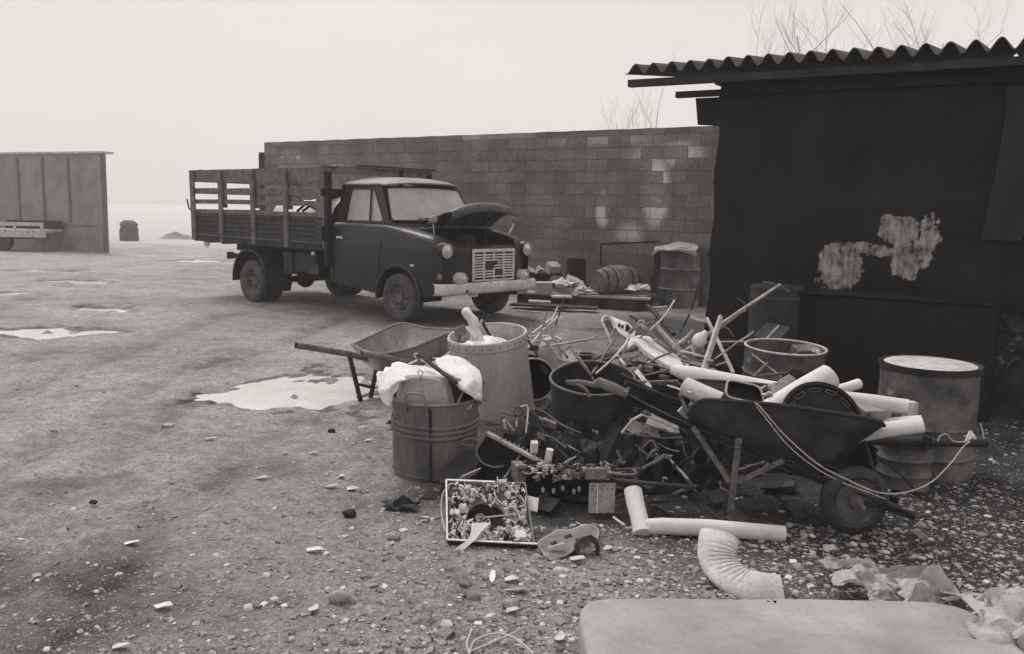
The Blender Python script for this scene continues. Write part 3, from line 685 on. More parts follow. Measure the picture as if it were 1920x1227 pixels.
# upper cab side with door window and quarter light
def up(a, z, sg, t=0):
    v = (z - 1.285) / (1.80 - 1.285); return T(a, sg * (.838 - .118 * v - t), z)
outer = [(-1.34, 1.285), (-1.32, 1.60), (-1.285, 1.79), (-1.0, 1.82), (-.70, 1.82), (-.52, 1.785), (-.475, 1.70), (-.36, 1.50), (-.235, 1.285)]
hole = [(-1.155, 1.315), (-.42, 1.315), (-.40, 1.34), (-.655, 1.70), (-.70, 1.735), (-1.10, 1.745), (-1.15, 1.72)]
for sg in (1, -1):
    tobj(MB().prism(outer, lambda x, y, t: up(x, y, sg, t), .035, [hole]), 'cab_pillar', M_paint, smooth=30)
    tobj(MB().add([up(x, y, sg, .018) for x, y in hole], [tuple(range(len(hole)))]), 'door_glass', M_glass)
    tobj(MB().bar(up(-.645, 1.315, sg, -.002), up(-.73, 1.74, sg, -.002), .022, .022), 'quarter_light_bar', M_black)
    tobj(MB().bar(T(-1.19, sg * .972, 1.075), T(-1.06, sg * .972, 1.072), .018, .026), 'door_handle', M_chrome, bevel=.006)
    for sx_ in ([T(-.335, sg * .952, .48), T(-.30, sg * .955, 1.0), T(-.25, sg * .85, 1.275)], [T(-1.28, sg * .955, .5), T(-1.28, sg * .95, 1.0)]): tobj(MB().tube(sx_, .005, 4), 'door_gap', M_black)
tobj(MB().bar(T(-1.26, .957, .985), T(.70, .945, .975), .008, .012), 'side_moulding', M_woodd)
# roof, back of the cab
rows = []
for a in np.linspace(-1.33, -.30, 14):
    row = []
    for u in np.linspace(-1, 1, 19):
        hw = .735 - .03 * max(0, (a + .6)) ; e = abs(u)
        af = a
        if a > -.60: af = a - .16 * ((a + .60) / .30) * e ** 2.6
        z = 1.80 + .105 * (1 - e ** 3.2) * (1 - .62 * max(0, (a + .78) / .48) ** 2) * (1 - .25 * max(0, (-a - 1.1) / .23) ** 2)
        row.append(T(af, u * hw, z - .012 * max(0, (a + .5) / .2)))
    rows.append(row)
tobj(MB().grid(rows, .02), 'cab_roof', M_roofp, smooth=50)
q = MB(); q.prism([(-.94, .45), (.94, .45), (.95, 1.0), (.83, 1.29), (.72, 1.82), (-.72, 1.82), (-.83, 1.29), (-.95, 1.0)], lambda x, y, t: T(-1.345 - t, x, y), .02, [[(-.45, 1.42), (.45, 1.42), (.45, 1.70), (-.45, 1.70)]])
tobj(q, 'cab_back', M_paint)
tobj(MB().grid([[T(-1.355, y, z) for y in (-.45, .45)] for z in (1.42, 1.70)]), 'rear_glass', M_glass)
tobj(MB().box(T(-.55, .0, .52), (1.5, 1.76, .06)).box(T(-.9, 0, .9), (.5, 1.3, .3)).box(T(-1.1, 0, 1.2), (.12, 1.3, .4)), 'cab_floor', M_black)
# raised bonnet, hinged on the fixed cowl
tobj(MB().grid([[T(a, b, 1.215 + .035 * (1 - (b / .66) ** 2) + (.03 if a < .0 else 0) * 1 - .02 * max(0, a)) for b in np.linspace(-.66, .66, 13)] for a in (-.16, 0, .12, .235, .25)], .02), 'cowl', M_paint, smooth=50)
rows = []
for i, s_ in enumerate(np.linspace(0, 1, 15)):
    a = .20 + .50 * s_; zs_ = float(np.interp(s_, [0, .25, .5, .75, 1], [1.245, 1.325, 1.395, 1.445, 1.465])); zc = float(np.interp(s_, [0, .2, .45, .75, .92, 1], [1.262, 1.38, 1.50, 1.575, 1.585, 1.565])); row = []
    for u in np.linspace(-1, 1, 19):
        e = abs(u); hw = .64; z = zs_ + (zc - zs_) * (1 - e ** 2.2) - .012 * u * s_
        row.append(T(a + .07 * (1 - e * e) * s_, u * hw, z))
    rows.append(row)
lip = [p + V(.018, 0, -.035) for p in rows[-1]]; lip2 = [p + V(.004, 0, -.085) for p in rows[-1]]; rows += [lip, lip2]
bon = tobj(MB().grid(rows, .012), 'bonnet', M_bonnet, smooth=50)
for b_ in (-.42, 0, .42): MB().tube([T(.26, b_, 1.275), T(.42, b_ * .97, 1.375 + .05 * (b_ == 0)), T(.62, b_ * .95, 1.435 + .07 * (b_ == 0))], .016, 6).obj('bonnet_brace', M_black, bon, world=False)
tobj(MB().tube([T(.68, -.05, 1.02), T(.60, -.12, 1.50)], .008, 6), 'bonnet_stay', M_black)
# lamps
def lamp(a, b, z, r, name='headlight', bez=None, m=M_lens):
    h = tobj(MB().lathe([(r * 1.28, -.10), (r * 1.30, .005), (r * 1.17, .022), (r * 1.02, .006)], 28, Matrix.Translation(T(a, b, z)) @ Matrix.Rotation(math.pi / 2, 4, 'Y')), name, bez or M_paint, smooth=40)
    MB().lathe([(r * 1.10, .004), (r * 1.12, .022), (r * 1.02, .026), (r * .98, .010)], 28, Matrix.Translation(T(a, b, z)) @ Matrix.Rotation(math.pi / 2, 4, 'Y')).obj('rim', M_chrome, h, world=False, smooth=40)
    MB().lathe([(r * 1.02, .006), (r * .85, .020), (r * .5, .034), (0.001, .038)], 24, Matrix.Translation(T(a, b, z)) @ Matrix.Rotation(math.pi / 2, 4, 'Y')).obj('lens', m, h, world=False, smooth=60)
for b_ in (.79, -.79): lamp(.775, b_, .97, .082)
for b_ in (.575, -.665): lamp(.86, b_, .61, .064, 'fog_lamp', M_chrome)
for b_ in (.86, -.86): tobj(MB().ball(T(.735, b_, .64), .05, 14, 8, (.6, 1, 1)), 'indicator_lamp', M_scrapm, smooth=60)
for b_ in (.575, -.665): tobj(MB().tube([T(.86, b_, .60), T(.86, b_, .53)], .012, 6), 'lamp_bracket', M_black)
tobj(MB().box(T(.33, .965, .77), (.07, .012, .022)), 'side_repeater', M_chrome, bevel=.004)
# grille: pale pressed frame, rows of slots, a broken-out patch in the middle
dks = []; g = MB(); g0, g1, gz0, gz1, ga = -.50, .33, .56, .985, .80
def gb(b0, b1, z0, z1, d=.018): g.box(T(ga, (b0 + b1) / 2, (z0 + z1) / 2), (d, abs(b1 - b0), abs(z1 - z0)))
gb(g0, g1, gz1 - .042, gz1); gb(g0, g1, gz0, gz0 + .022); gb(g0, g0 + .03, gz0, gz1 - .042, .02); gb(g1 - .03, g1, gz0, gz1 - .042, .02)
cols = np.linspace(g0 + .022, g1 - .022, 5); rws = 10; zs = np.linspace(gz0 + .022, gz1 - .042, rws + 1)
for c_ in range(4):
    for r_ in range(1, rws + 0):
        if (c_ == 1 and 2 <= r_ <= 3) or (c_ == 2 and 4 <= r_ <= 6):
            dks.append((c_, r_)); continue
        gb(cols[c_], cols[c_ + 1], zs[r_] - .0095, zs[r_] + .0095, .016)
for c_ in (1, 2, 3):
    for (za, zb) in (((zs[0], zs[-1]),) if c_ != 2 else ((zs[0], zs[4]), (zs[6], zs[-1]))): gb(cols[c_] - .010, cols[c_] + .010, za, zb, .024)
gr = tobj(g, 'grille', M_grille, bevel=.002)
MB().box(T(.787, (g0 + g1) / 2, .77), (.006, g1 - g0 - .01, gz1 - gz0 - .02)).obj('grille_backing', M_black, gr, world=False)
for c_, r_ in dks: MB().box(T(ga - .004, (cols[c_] + cols[c_ + 1]) / 2, zs[r_]), (.012, cols[c_ + 1] - cols[c_], .013)).obj('broken_slat', M_rim, gr, world=False)
MB().lathe([(.001, .02), (.05, .016), (.062, .004)], 20, Matrix.Translation(T(.795, -.10, .80)) @ Matrix.Rotation(math.pi / 2, 4, 'Y') @ Matrix.Diagonal((.6, 1, 1, 1))).obj('badge', M_dark, gr, world=False, smooth=60)
# bumper
rows = []
for b_ in np.linspace(-1, 1, 33):
    e = abs(b_); a = .90 - .04 * e ** 2 - .11 * max(0, (e - .9) / .1) ** 2; bb = b_ * .965
    rows.append([T(a - .03, bb, .415), T(a - .008, bb, .425), T(a, bb, .445), T(a, bb, .52), T(a - .008, bb, .54), T(a - .035, bb, .55)])
bp_ = tobj(MB().grid(rows, .008), 'bumper', M_chrome, smooth=50, dent=.006, dscale=5)
for b_ in (.53, -.25): MB().box(T(.898, b_, .455), (.01, .035, .035)).obj('bumper_slot', M_black, bp_, world=False)
q = MB(); q.bar(T(.6, .45, .44), T(.87, .45, .47), .05, .05); q.bar(T(.6, -.45, .44), T(.87, -.45, .47), .05, .05); q.box(T(.6, 0, .42), (.3, 1.2, .06)); tobj(q, 'front_crossmember', M_black)
tobj(MB().box(T(.84, .35, .385), (.02, .16, .03)), 'number_plate_bracket', M_chrome)
# mirrors, wipers
def mirror(a, b, sg, tilt):
    m_ = tobj(MB().tube(smooth_path([T(a, b, ztop(a)), T(a + .02, b + .03 * sg, ztop(a) + .10), T(a + .03, b + .05 * sg, ztop(a) + .17)]), .007, 6), 'wing_mirror', M_chrome)
    MB().ball(T(a + .03, b + .05 * sg, ztop(a) + .20), .075, 14, 8, (.55, 1, .72), Matrix.Rotation(tilt, 3, 'X')).obj('mirror_head', M_pan if sg > 0 else M_chrome, m_, world=False, smooth=60)
mirror(.50, .74, 1, .1)
m_ = tobj(MB().tube([T(.42, -.82, 1.17), T(.44, -.88, 1.27), T(.45, -.90, 1.33)], .014, 6), 'wing_mirror', M_chrome)
MB().ball(T(.45, -.90, 1.36), .045, 12, 8, (.6, 1, 1)).obj('mirror_head', M_scrapm, m_, world=False, smooth=60)
tobj(MB().tube([T(-.06, .42, 1.33), T(-.045, .15, 1.375), T(-.045, .0, 1.36)], .006, 5).tube([T(-.055, .1, 1.33), T(-.035, .22, 1.37), T(-.05, .50, 1.35)], .009, 5), 'wiper', M_black)
# wheels
def wheel(a, b, z, r, wd, sg, deep):
    M = Matrix.Translation(T(a, b, z)) @ Matrix.Rotation(math.pi / 2 * sg, 4, 'X')
    h = thing('wheel', None, None, (0, 0, 0)); h.parent = lorry
    pr = [(r * .60, -wd * .5), (r * .80, -wd * .52), (r * .93, -wd * .47), (r * .985, -wd * .38), (r, -wd * .2), (r, wd * .2), (r * .985, wd * .38), (r * .93, wd * .47), (r * .80, wd * .53), (r * .66, wd * .5), (r * .60, wd * .44)]
    MB().lathe(pr, 48, M, closed=True).obj('tyre', M_tyre, h, world=False, smooth=50, dent=.003)
    rim = [(r * .63, wd * .46), (r * .60, wd * .50), (r * .57, wd * .40), (r * .53, wd * .2)]
    rim += [(r * .50, -wd * .05), (r * .34, -wd * .12), (r * .22, -wd * .05), (r * .20, wd * .08), (.001, wd * .10)] if deep else [(r * .48, wd * .12), (r * .40, wd * .26), (r * .28, wd * .20), (r * .20, wd * .24), (r * .17, wd * .42), (.001, wd * .45)]
    MB().lathe(rim, 40, M).obj('rim', M_rim, h, world=False, smooth=35)
    for k in range(6):
        th = k * math.pi / 3; zz = -wd * .02 if deep else wd * .26; MB().add(*_bolt(M, r * .29 * math.cos(th), r * .29 * math.sin(th), zz, .012)).obj('wheel_nut', M_dark, h, world=False)
    return h
def _bolt(M, x, y, z, s):
    vs = [M @ V(x + s * math.cos(k * math.pi / 3), y + s * math.sin(k * math.pi / 3), z + dz) for dz in (0, .02) for k in range(6)]
    return vs, [tuple(range(6, 12))] + [(k, (k + 1) % 6, 6 + (k + 1) % 6, 6 + k) for k in range(6)]
WR = .325
for sg in (1, -1):
    wheel(.045, sg * .85, WR, WR, .19, sg, False)
    wheel(-3.235, sg * .93, WR, WR, .18, sg, True); wheel(-3.235, sg * .70, WR, WR, .18, sg, True)
tobj(MB().tube([T(-3.235, -.9, WR), T(-3.235, .9, WR)], .05, 12).ball(T(-3.235, 0, WR), .15, 14, 10), 'rear_axle', M_black, smooth=60)
tobj(MB().tube([T(.045, -.8, WR), T(.045, .8, WR)], .035, 10), 'front_axle', M_black, smooth=60)
# inner wheel arches
q = MB()
for sg in (1, -1): q.grid([[T(.045 + math.cos(th) * .42, sg * bb, .34 + math.sin(th) * .42) for bb in (.92, .55)] for th in np.linspace(-.1, math.pi + .1, 16)])
tobj(q, 'inner_arch', M_black, smooth=60)
# chassis
q = MB()
for b_ in (.40, -.40): q.bar(T(-4.45, b_, .66), T(.4, b_, .60), .06, .13)
for a in (-4.2, -3.6, -2.6, -1.8, -1.0): q.box(T(a, 0, .64), (.08, .8, .09))
tobj(q, 'chassis_rail', M_black)
tobj(MB().bar(T(-4.42, .62, .655), T(-3.6, .62, .665), .07, .075).box(T(-4.43, .62, .655), (.06, .10, .11)).box(T(-4.0, .62, .71), (.16, .08, .05)), 'tow_bar', M_black)
q = MB(); q.tube([T(-2.55, -.1, .42), T(-1.95, -.1, .42)], .12, 16); q.box(T(-1.2, 0, .45), (.8, .4, .18)); q.tube(smooth_path([T(-1.9, .2, .42), T(-2.6, .25, .40), T(-3.2, .3, .52)]), .03, 8)
tobj(q, 'exhaust_silencer', M_black, smooth=50)
tobj(MB().box(T(-1.98, .78, .68), (.50, .30, .30)), 'fuel_tank', M_dark, bevel=.03)
tobj(MB().box(T(-1.74, .945, .60), (.22, .02, .16)), 'tank_step', M_drumd, bevel=.01)
tobj(MB().box(T(-2.42, .80, .66), (.22, .24, .34)), 'battery_box', M_dark, bevel=.02)
for sg in (1, -1):
    rows = []
    for th in np.linspace(math.radians(188), math.radians(-25), 20):
        r = .46; rows.append([T(-3.27 + r * math.cos(th), sg * b_, .37 + r * math.sin(th) * .98) for b_ in (1.035, 1.03, .56)])
        rows[-1][0] = T(-3.27 + (r - .03) * math.cos(th), sg * 1.035, .37 + (r - .03) * math.sin(th) * .98)
    tobj(MB().grid(rows, .006), 'mudguard', M_dark, smooth=50)
rows = [[T(-2.86 + .02 * k, b_, z) for b_ in (1.0, .56)] for k, z in ((0, .62), (1, .45), (2, .30))]
tobj(MB().grid(rows, .008), 'mud_flap', M_black)
# load bed
B0, B1, BZ = -4.83, -1.46, .90
q = MB(); q.box(T((B0 + B1) / 2, 0, .965), (B1 - B0, 1.98, .05))
for a in np.linspace(B0 + .2, B1 - .1, 7): q.box(T(a, 0, .90), (.07, 1.9, .08))
tobj(q, 'bed_floor', M_woodd)
for b_ in (.40, -.40): tobj(MB().bar(T(B0 + .3, b_, .80), T(B1, b_, .80), .07, .13), 'bed_bearer', M_black)
def sidewall(sg):
    f = lambda a, z: T(a, sg * (1.005 + .02 * max(0, z - 1.38)), z)
    p_ = MB()
    for k in range(6): p_.box(f((B0 + B1) / 2, .955 + .072 * k) , (B1 - B0, .018, .060))
    p_.box(f((B0 + B1) / 2, 1.14) - V(0, -sg * .012, 0), (B1 - B0, .010, .46))
    d = tobj(p_, 'dropside', M_woodd, bevel=.004)
    MB().bar(f(B0, .995) + V(0, -sg * .02, 0), f(B1, .985) + V(0, -sg * .02, 0), .02, .014).obj('dropside_bead', M_wood, d, world=False)
    MB().bar(f(B0, .915) + V(0, -sg * .014, 0), f(B1, .905) + V(0, -sg * .014, 0), .03, .055).obj('bottom_rail', M_dark, d, world=False)
    for (z0, z1) in ((1.31, 1.405), (1.495, 1.565), (1.655, 1.745), (1.845, 2.035)):
        w_ = tobj(MB().grid([[f(a, z) + V(0, .006 * noise.noise(V(a, z * 9, sg)), .010 * noise.noise(V(a * 1.3, z0 * 7, 3)) + (.012 if z > 2 else 0) * noise.noise(V(a * 7, 0, 0))) for z in (z0, (z0 + z1) / 2, z1)] for a in np.linspace(B0 - .03, B1 + (.0 if z0 < 1.8 else .02), 30)], .022), 'side_slat', M_wood)
    for a in (-4.84, -4.01, -3.12, -2.28):
        tobj(MB().bar(f(a + .02, .90) + V(0, -sg * .03, 0), f(a - (.0 if a < -4.5 else 0), 2.03) + V(0, -sg * .03, 0), .035, .085 if a > -4.5 else .11, up=(1, 0, 0)), 'stake', M_wood)
        if a > -4.5:
            tobj(MB().bar(f(a, 1.44) + V(0, sg * .035, 0), f(a, 1.93) + V(0, sg * .035, 0), .03, .14, up=(1, 0, 0)), 'inner_stake', M_wood)
for sg in (1, -1): sidewall(sg)
# tail gate
q = MB()
for k in range(6): q.box(T(B0 - .03, 0, .955 + .072 * k), (.018, 2.0, .064))
q.box(T(B0 - .02, 0, 1.14), (.010, 2.0, .46)); tobj(q, 'tailgate', M_woodd)
for (z0, z1) in ((1.31, 1.405), (1.655, 1.745), (1.845, 2.03)): tobj(MB().box(T(B0 - .05, 0, (z0 + z1) / 2), (.022, 2.04, z1 - z0)), 'tail_slat', M_wood)
tobj(MB().tube([T(B0 - .04, 1.03, 1.36), T(B0 - .10, 1.06, 1.42), T(B0 - .16, 1.06, 1.56)], .014, 6), 'tailgate_latch', M_dark)
tobj(MB().ball(T(-4.63, .93, .845), .075, 12, 8, (1, .4, .8)), 'tail_lamp', M_chrome, smooth=60)
# headboard
tobj(MB().box(T(-1.50, .985, 1.47), (.20, .05, 1.14)), 'corner_board', M_wood)
tobj(MB().box(T(-1.36, .985, 1.32), (.07, .08, 1.30)), 'headboard_post', M_black); tobj(MB().box(T(-1.42, -.985, 1.45), (.11, .08, 1.12)), 'headboard_post', M_black)
for (z0, z1, da) in ((1.95, 2.065, .0), (1.64, 1.74, 0), (1.02, 1.22, 0)): tobj(MB().box(T(-1.405 + da, 0, (z0 + z1) / 2), (.035, 2.12, z1 - z0)), 'headboard_rail', M_wood if z0 > 1.9 else M_black)
tobj(MB().box(T(-1.40, -.4, 1.6), (.05, .07, .9)), 'headboard_upright', M_black)
tobj(MB().box(T(-1.35, -.28, 2.083), (.12, 1.5, .02)), 'headboard_cap', M_dark)
tobj(MB().bar(T(-1.52, .8, 2.055), T(-1.1, .98, 2.06), .1, .022), 'loose_batten', M_woodl)
tobj(MB().ball(T(-1.62, 1.05, .83), .028, 10, 6), 'reflector', M_paper)
# load inside the bed
def lw(a, b, z): return W(lorry) @ T(a, b, z)
def crumple(name, m, c, sx, sy, h, seed, n=14, parent=None, thick=.004, rot=0, **k):
    rows = []; c = Vector(c)
    for i in range(n):
        row = []
        for j in range(n):
            u = i / (n - 1) - .5; v = j / (n - 1) - .5; q = V(u * sx, v * sy, 0); q.rotate(Matrix.Rotation(rot, 3, 'Z'))
            d = nvec(V(u * 2.6 + seed, v * 2.6, seed * .7)) + .5 * nvec(V(u * 7 + seed, v * 7, seed))
            row.append(c + q + V(d.x * h * .5, d.y * h * .5, (d.z + .45) * h * (1.1 - 1.6 * max(abs(u), abs(v)))))
        rows.append(row)
    return MB().grid(rows, thick).obj(name, m, parent, smooth=50, **k)
rows = []
for a in np.linspace(-3.35, -1.60, 26):
    rows.append([lw(a, b_, 1.02 + (.50 + .18 * (a + 3.35) / 1.75) * max(0, 1 - abs(b_ / .86) ** 5) * min(1, (a + 3.35) / .35 + .2) + .10 * noise.noise(V(a * 2.3, b_ * 2.6, 1.7)) + .05 * noise.noise(V(a * 6, b_ * 6, 4.2))) for b_ in np.linspace(-.86, .86, 22)])
MB().grid(rows, .004).obj('plastic_sheet', M_sack, smooth=50, label='crumpled pale plastic sheeting heaped in the front of the lorry bed', cat='sheeting')
crumple('sack_pile', M_sack, lw(-3.7, -.4, 1.10), 1.4, .9, .7, 5.1, label='low pale sacking lying in the rear half of the lorry bed', cat='sacking')
for i, (a0, a1, b_, l_) in enumerate([(-2.15, -1.72, .55, 'dark bent strut on the load, nearest the lorry headboard'), (-2.35, -1.95, .5, 'dark strut on the load, left of the one nearest the headboard')]):
    MB().tube([lw(a0, b_ + .28, 1.42), lw((a0 + a1) / 2, b_ + .28, 1.52), lw(a1, b_ + .2, 1.44)], .02, 6).obj('scrap_strut', M_black, label=l_, cat='strut')
MB().bar(lw(-2.0, .5, 1.52), lw(-1.7, .6, 1.66), .18, .03).obj('board_offcut', M_black, label='small dark board propped on the pale sheeting in the lorry bed', cat='board')

# ---------------------------------------------------------------- generic builders for the scrap yard
def TM(c, rx=0, ry=0, rz=0): return Matrix.Translation(c) @ Matrix.Rotation(R(rz), 4, 'Z') @ Matrix.Rotation(R(ry), 4, 'Y') @ Matrix.Rotation(R(rx), 4, 'X')
def patch(ctrl, n=5, rough=.0, thick=.003, fs=6, seed=0):       # smooth surface through rows of points
    rows = [smooth_path(r, n) for r in ctrl]; cols = [smooth_path([r[j] for r in rows], n) for j in range(len(rows[0]))]
    g = [[cols[j][i] for j in range(len(cols))] for i in range(len(cols[0]))]
    if rough: g = [[p + nvec(p * fs + V(seed, 0, 0)) * rough + nvec(p * fs * 3 + V(seed, 0, 0)) * rough * .4 for p in r] for r in g]
    return MB().grid(g, thick)
def PP(*t): return [P(*q) for q in t]
def drum(name, label, cat, c, r, h, M=None, m=M_drum, hoops=(.33, .66), rim=True, open_=True, r2=None, dent=.006, lid=None, wall=.006, n=56, rm=None):
    r2 = r if r2 is None else r2; M = M or Matrix.Translation(c); th = thing(name, label, cat, c)
    R_ = lambda t: r + (r2 - r) * t
    pr = [(R_(0) - .01, 0)]
    zs = sorted(set(list(np.linspace(0.005, 1, 14)) + [z_ + d for z_ in hoops for d in (-.022 , -.011, 0, .011, .022)]))
    for t in zs:
        k = max([0] + [math.exp(-((t - z_) * h / .009) ** 2) for z_ in hoops]); pr.append((R_(t) + .011 * k, t * h))
    if open_: pr += [(R_(t) - wall, t * h) for t in (1, .7, .35, .04)] + [(.001, .03 * h)]
    MB().lathe(pr, n, M).obj('body', m, th, smooth=50, dent=dent, dscale=4)
    if rim: MB().lathe([(r2 + .009 * math.cos(a), h + .009 * math.sin(a)) for a in np.linspace(0, 2 * math.pi, 9)[:-1]], n, M, closed=True).obj('rim', rm or m, th, smooth=60, dent=dent * .6, dscale=4)
    if lid: MB().lathe([(.001, h + lid[1]), (r2 * .8, h + lid[1]), (r2 * .93, h + lid[1] * .6), (r2 * .985, h + .004), (r2 + .012, h + .012), (r2 + .012, h - .024), (r2 + .004, h - .028)], n, M).obj('lid', lid[0], th, smooth=40, dent=.003)
    return th
def rod(label, pts, r, m=M_pipe, name='scrap_rod', cat='rod', hollow=0, n=7, curve=False, jit=.004, **k):
    pts = [p if isinstance(p, Vector) else P(*p) for p in pts]
    if curve: pts = smooth_path(pts, 5)
    else:
        out = []
        for a, b in zip(pts, pts[1:]):
            for t in np.linspace(0, 1, 6)[:-1]: out.append(a.lerp(b, t))
        pts = out + [pts[-1]]
    mb = MB().tube(pts, r, n, hollow)
    return mb.obj(name, m, smooth=50, dent=jit, dscale=9, label=label, cat=cat, **k)
def strip(label, a, b, wd, ht, m, name='flat_bar', cat='bar', up=(0, 0, 1), seg=8, bend=0, **k):
    a = P(*a) if not isinstance(a, Vector) else a; b = P(*b) if not isinstance(b, Vector) else b; d = (b - a).normalized(); r = d.cross(Vector(up)).normalized(); u = r.cross(d)
    rows = []
    for t in np.linspace(0, 1, seg): c = a.lerp(b, t) + u * bend * math.sin(t * math.pi); rows.append([c - r * wd / 2, c, c + r * wd / 2])
    return MB().grid(rows, ht).obj(name, m, dent=.003, dscale=10, label=label, cat=cat, **k)

# ---------------------------------------------------------------- things along the foot of the block wall
pl = thing('wood_platform', 'low platform of planks on dark bearers at the foot of the block wall', 'platform', V(P(1100, 575, 14.2).x, 14.2, 0), -.30)
plw = lambda x, y, z: W(pl) @ V(x, y, z)
for k in range(4): MB().box(V(0, -.35 + .24 * k, .19 + .004 * k), (2.15 - .2 * (k % 2), .22, .03)).obj('plank', M_woodl if k in (0, 1) else M_wood, pl, world=False, dent=.006)
for x in (-.95, -.3, .35, .95): MB().box(V(x, 0, .085), (.12, .9, .16)).obj('bearer', M_black, pl, world=False)
MB().box(V(0, -.42, .09), (2.1, .03, .15)).obj('front_board', M_woodd, pl, world=False)
strip('dark wide board lying on the ground under the lorry front corner', G(960, 572, .05), G(1120, 580, .05), .3, .03, M_woodd, 'ground_board', 'board')
bc = P(1118, 528, 13.8); bd = (P(1204, 522, 14.45) - bc)
M_b = Matrix.Translation(bc) @ bd.to_track_quat('Z', 'Y').to_matrix().to_4x4(); L_ = .86
br_ = thing('oil_barrel', 'bulging dark barrel lying on its side on the plank platform', 'barrel', bc)
MB().lathe([(.001, .015), (.155, .015), (.165, 0), (.20, .12), (.235, .30), (.24, .45), (.225, .62), (.185, .80), (.17, L_), (.001, L_)], 40, M_b).obj('staves', M_pipe, br_, smooth=45, dent=.004)
for z in (.10, .25, .60, .78): 
    rr = float(np.interp(z, [0, .12, .30, .45, .62, .8, .86], [.165, .2, .235, .24, .225, .185, .17])); MB().lathe([(rr + .004, z - .018), (rr + .008, z), (rr + .002, z + .018)], 40, M_b).obj('hoop', M_dark, br_, smooth=60)
c = V(P(1273, 560, 14.25).x, 14.25, 0); drum('steel_drum', 'upright ribbed steel drum with a cloth over its top by the wall', 'drum', c, .31, .96, m=M_drum, hoops=(.30, .60), open_=False, lid=(M_drumd, .0))
for z_ in (.30, .62): MB().lathe([(.312, z_ - .022), (.332, z_), (.312, z_ + .022)], 48, Matrix.Translation(c)).obj('rolled_hoop', M_scrapm, [o for o in sc.objects if o.name == 'steel_drum'][0], smooth=60)
patch([PP((1236, 466, 14.55), (1270, 458, 14.6), (1305, 459, 14.55)), PP((1232, 462, 14.25), (1268, 455, 14.3), (1308, 460, 14.2)), PP((1226, 468, 13.92), (1262, 466, 13.88), (1308, 469, 13.9)), PP((1222, 478, 13.90), (1250, 470, 13.86), (1306, 480, 13.88))], 5, .03, .01, 5).obj('floor_cloth', M_rag, smooth=60, label='pale cloth folded over the top of the ribbed drum', cat='cloth')
patch([PP((1226, 466, 13.95), (1240, 470, 13.92)), PP((1226, 500, 13.98), (1238, 502, 13.94)), PP((1217, 548, 13.9), (1231, 550, 13.86))], 5, .01, .01).obj('leaning_board', M_black, label='narrow black board leaning on the left side of the ribbed drum', cat='board')
rod('thin dark pole leaning on the block wall right of the ribbed drum', [(1337, 450, 14.15), (1297, 580, 13.5)], .022, M_dark, 'leaning_pole', 'pole')
rod('thin dark iron frame hanging on the wall behind the fallen barrel', [(1127, 500, 15.0), (1127, 458, 15.05), (1180, 456, 14.7), (1238, 453, 14.4)], .016, M_black, 'iron_hurdle', 'hurdle')
def cbox(name, label, cat, c, size, rz, m, tilt=0, lid=None):
    t_ = MB().box((0, 0, 0), size); M = TM(c, tilt, 0, rz); mb = MB().add([M @ Vector(p) for p in t_.v], t_.f)
    if lid is None: return mb.obj(name, m, label=label, cat=cat, dent=.004)
    th = thing(name, label, cat, c); mb.obj('carton', m, th, dent=.004)
    t2 = MB().box((0, 0, size[2] / 2 + .008), (size[0] * 1.05, size[1] * 1.05, .012)); MB().add([M @ Vector(p) for p in t2.v], t2.f).obj('lid', lid, th, dent=.003); return th
cbox('cardboard_box', 'small grey box with a pale lid at the left end of the platform', 'box', P(1019, 541, 13.9), (.24, .2, .17), 12, M_pan, lid=M_paper)
cbox('cardboard_box', 'dark flat box tilted behind the small pale-lidded box', 'box', P(1048, 527, 14.3), (.30, .22, .07), -20, M_woodd, tilt=22)
cbox('cardboard_box', 'open pale carton leaning at the top of the rubbish by the wall', 'box', P(1036, 503, 14.8), (.20, .16, .16), 30, M_rag, tilt=30)
cbox('wooden_crate', 'black crate standing against the wall left of the fallen barrel', 'crate', P(1080, 508, 15.1), (.30, .26, .42), 5, M_black)
cbox('wooden_crate', 'low black crate under the leaning pale carton', 'crate', P(1020, 524, 14.9), (.55, .3, .22), -8, M_black)
cbox('scrap_block', 'pale grubby block lying beside the lorry headlamp by the wall', 'block', P(972, 539, 13.2), (.26, .16, .14), 4, M_rag)
crumple('white_rag', M_cloth, P(1062, 535, 14.0), .34, .26, .26, 8.8, label='torn white rag bundle left of the fallen barrel', cat='rag')
crumple('white_rag', M_cloth, P(1090, 549, 13.85), .30, .22, .22, 3.4, label='white rag hanging over the platform edge at the barrel end', cat='rag')
crumple('white_rag', M_cloth, P(1197, 545, 13.75), .36, .16, .14, 1.7, label='small white rag on the right end of the platform', cat='rag')
crumple('grey_rag', M_rag, P(996, 512, 14.6), .34, .26, .22, 6.1, label='grey rag heap between lorry headlamp and pale carton', cat='rag')
for i, (px, py, Y_, sx, sz, m_, lb) in enumerate([(1012, 566, 13.6, .34, .03, M_woodl, 'pale board scrap on the ground before the pale-lidded box'), (1052, 556, 13.7, .30, .03, M_paper, 'white board scrap lying under the torn rag bundle')]):
    cbox('board_scrap', lb, 'board', P(px, py, Y_), (sx, .26, sz), 10 * i, m_)

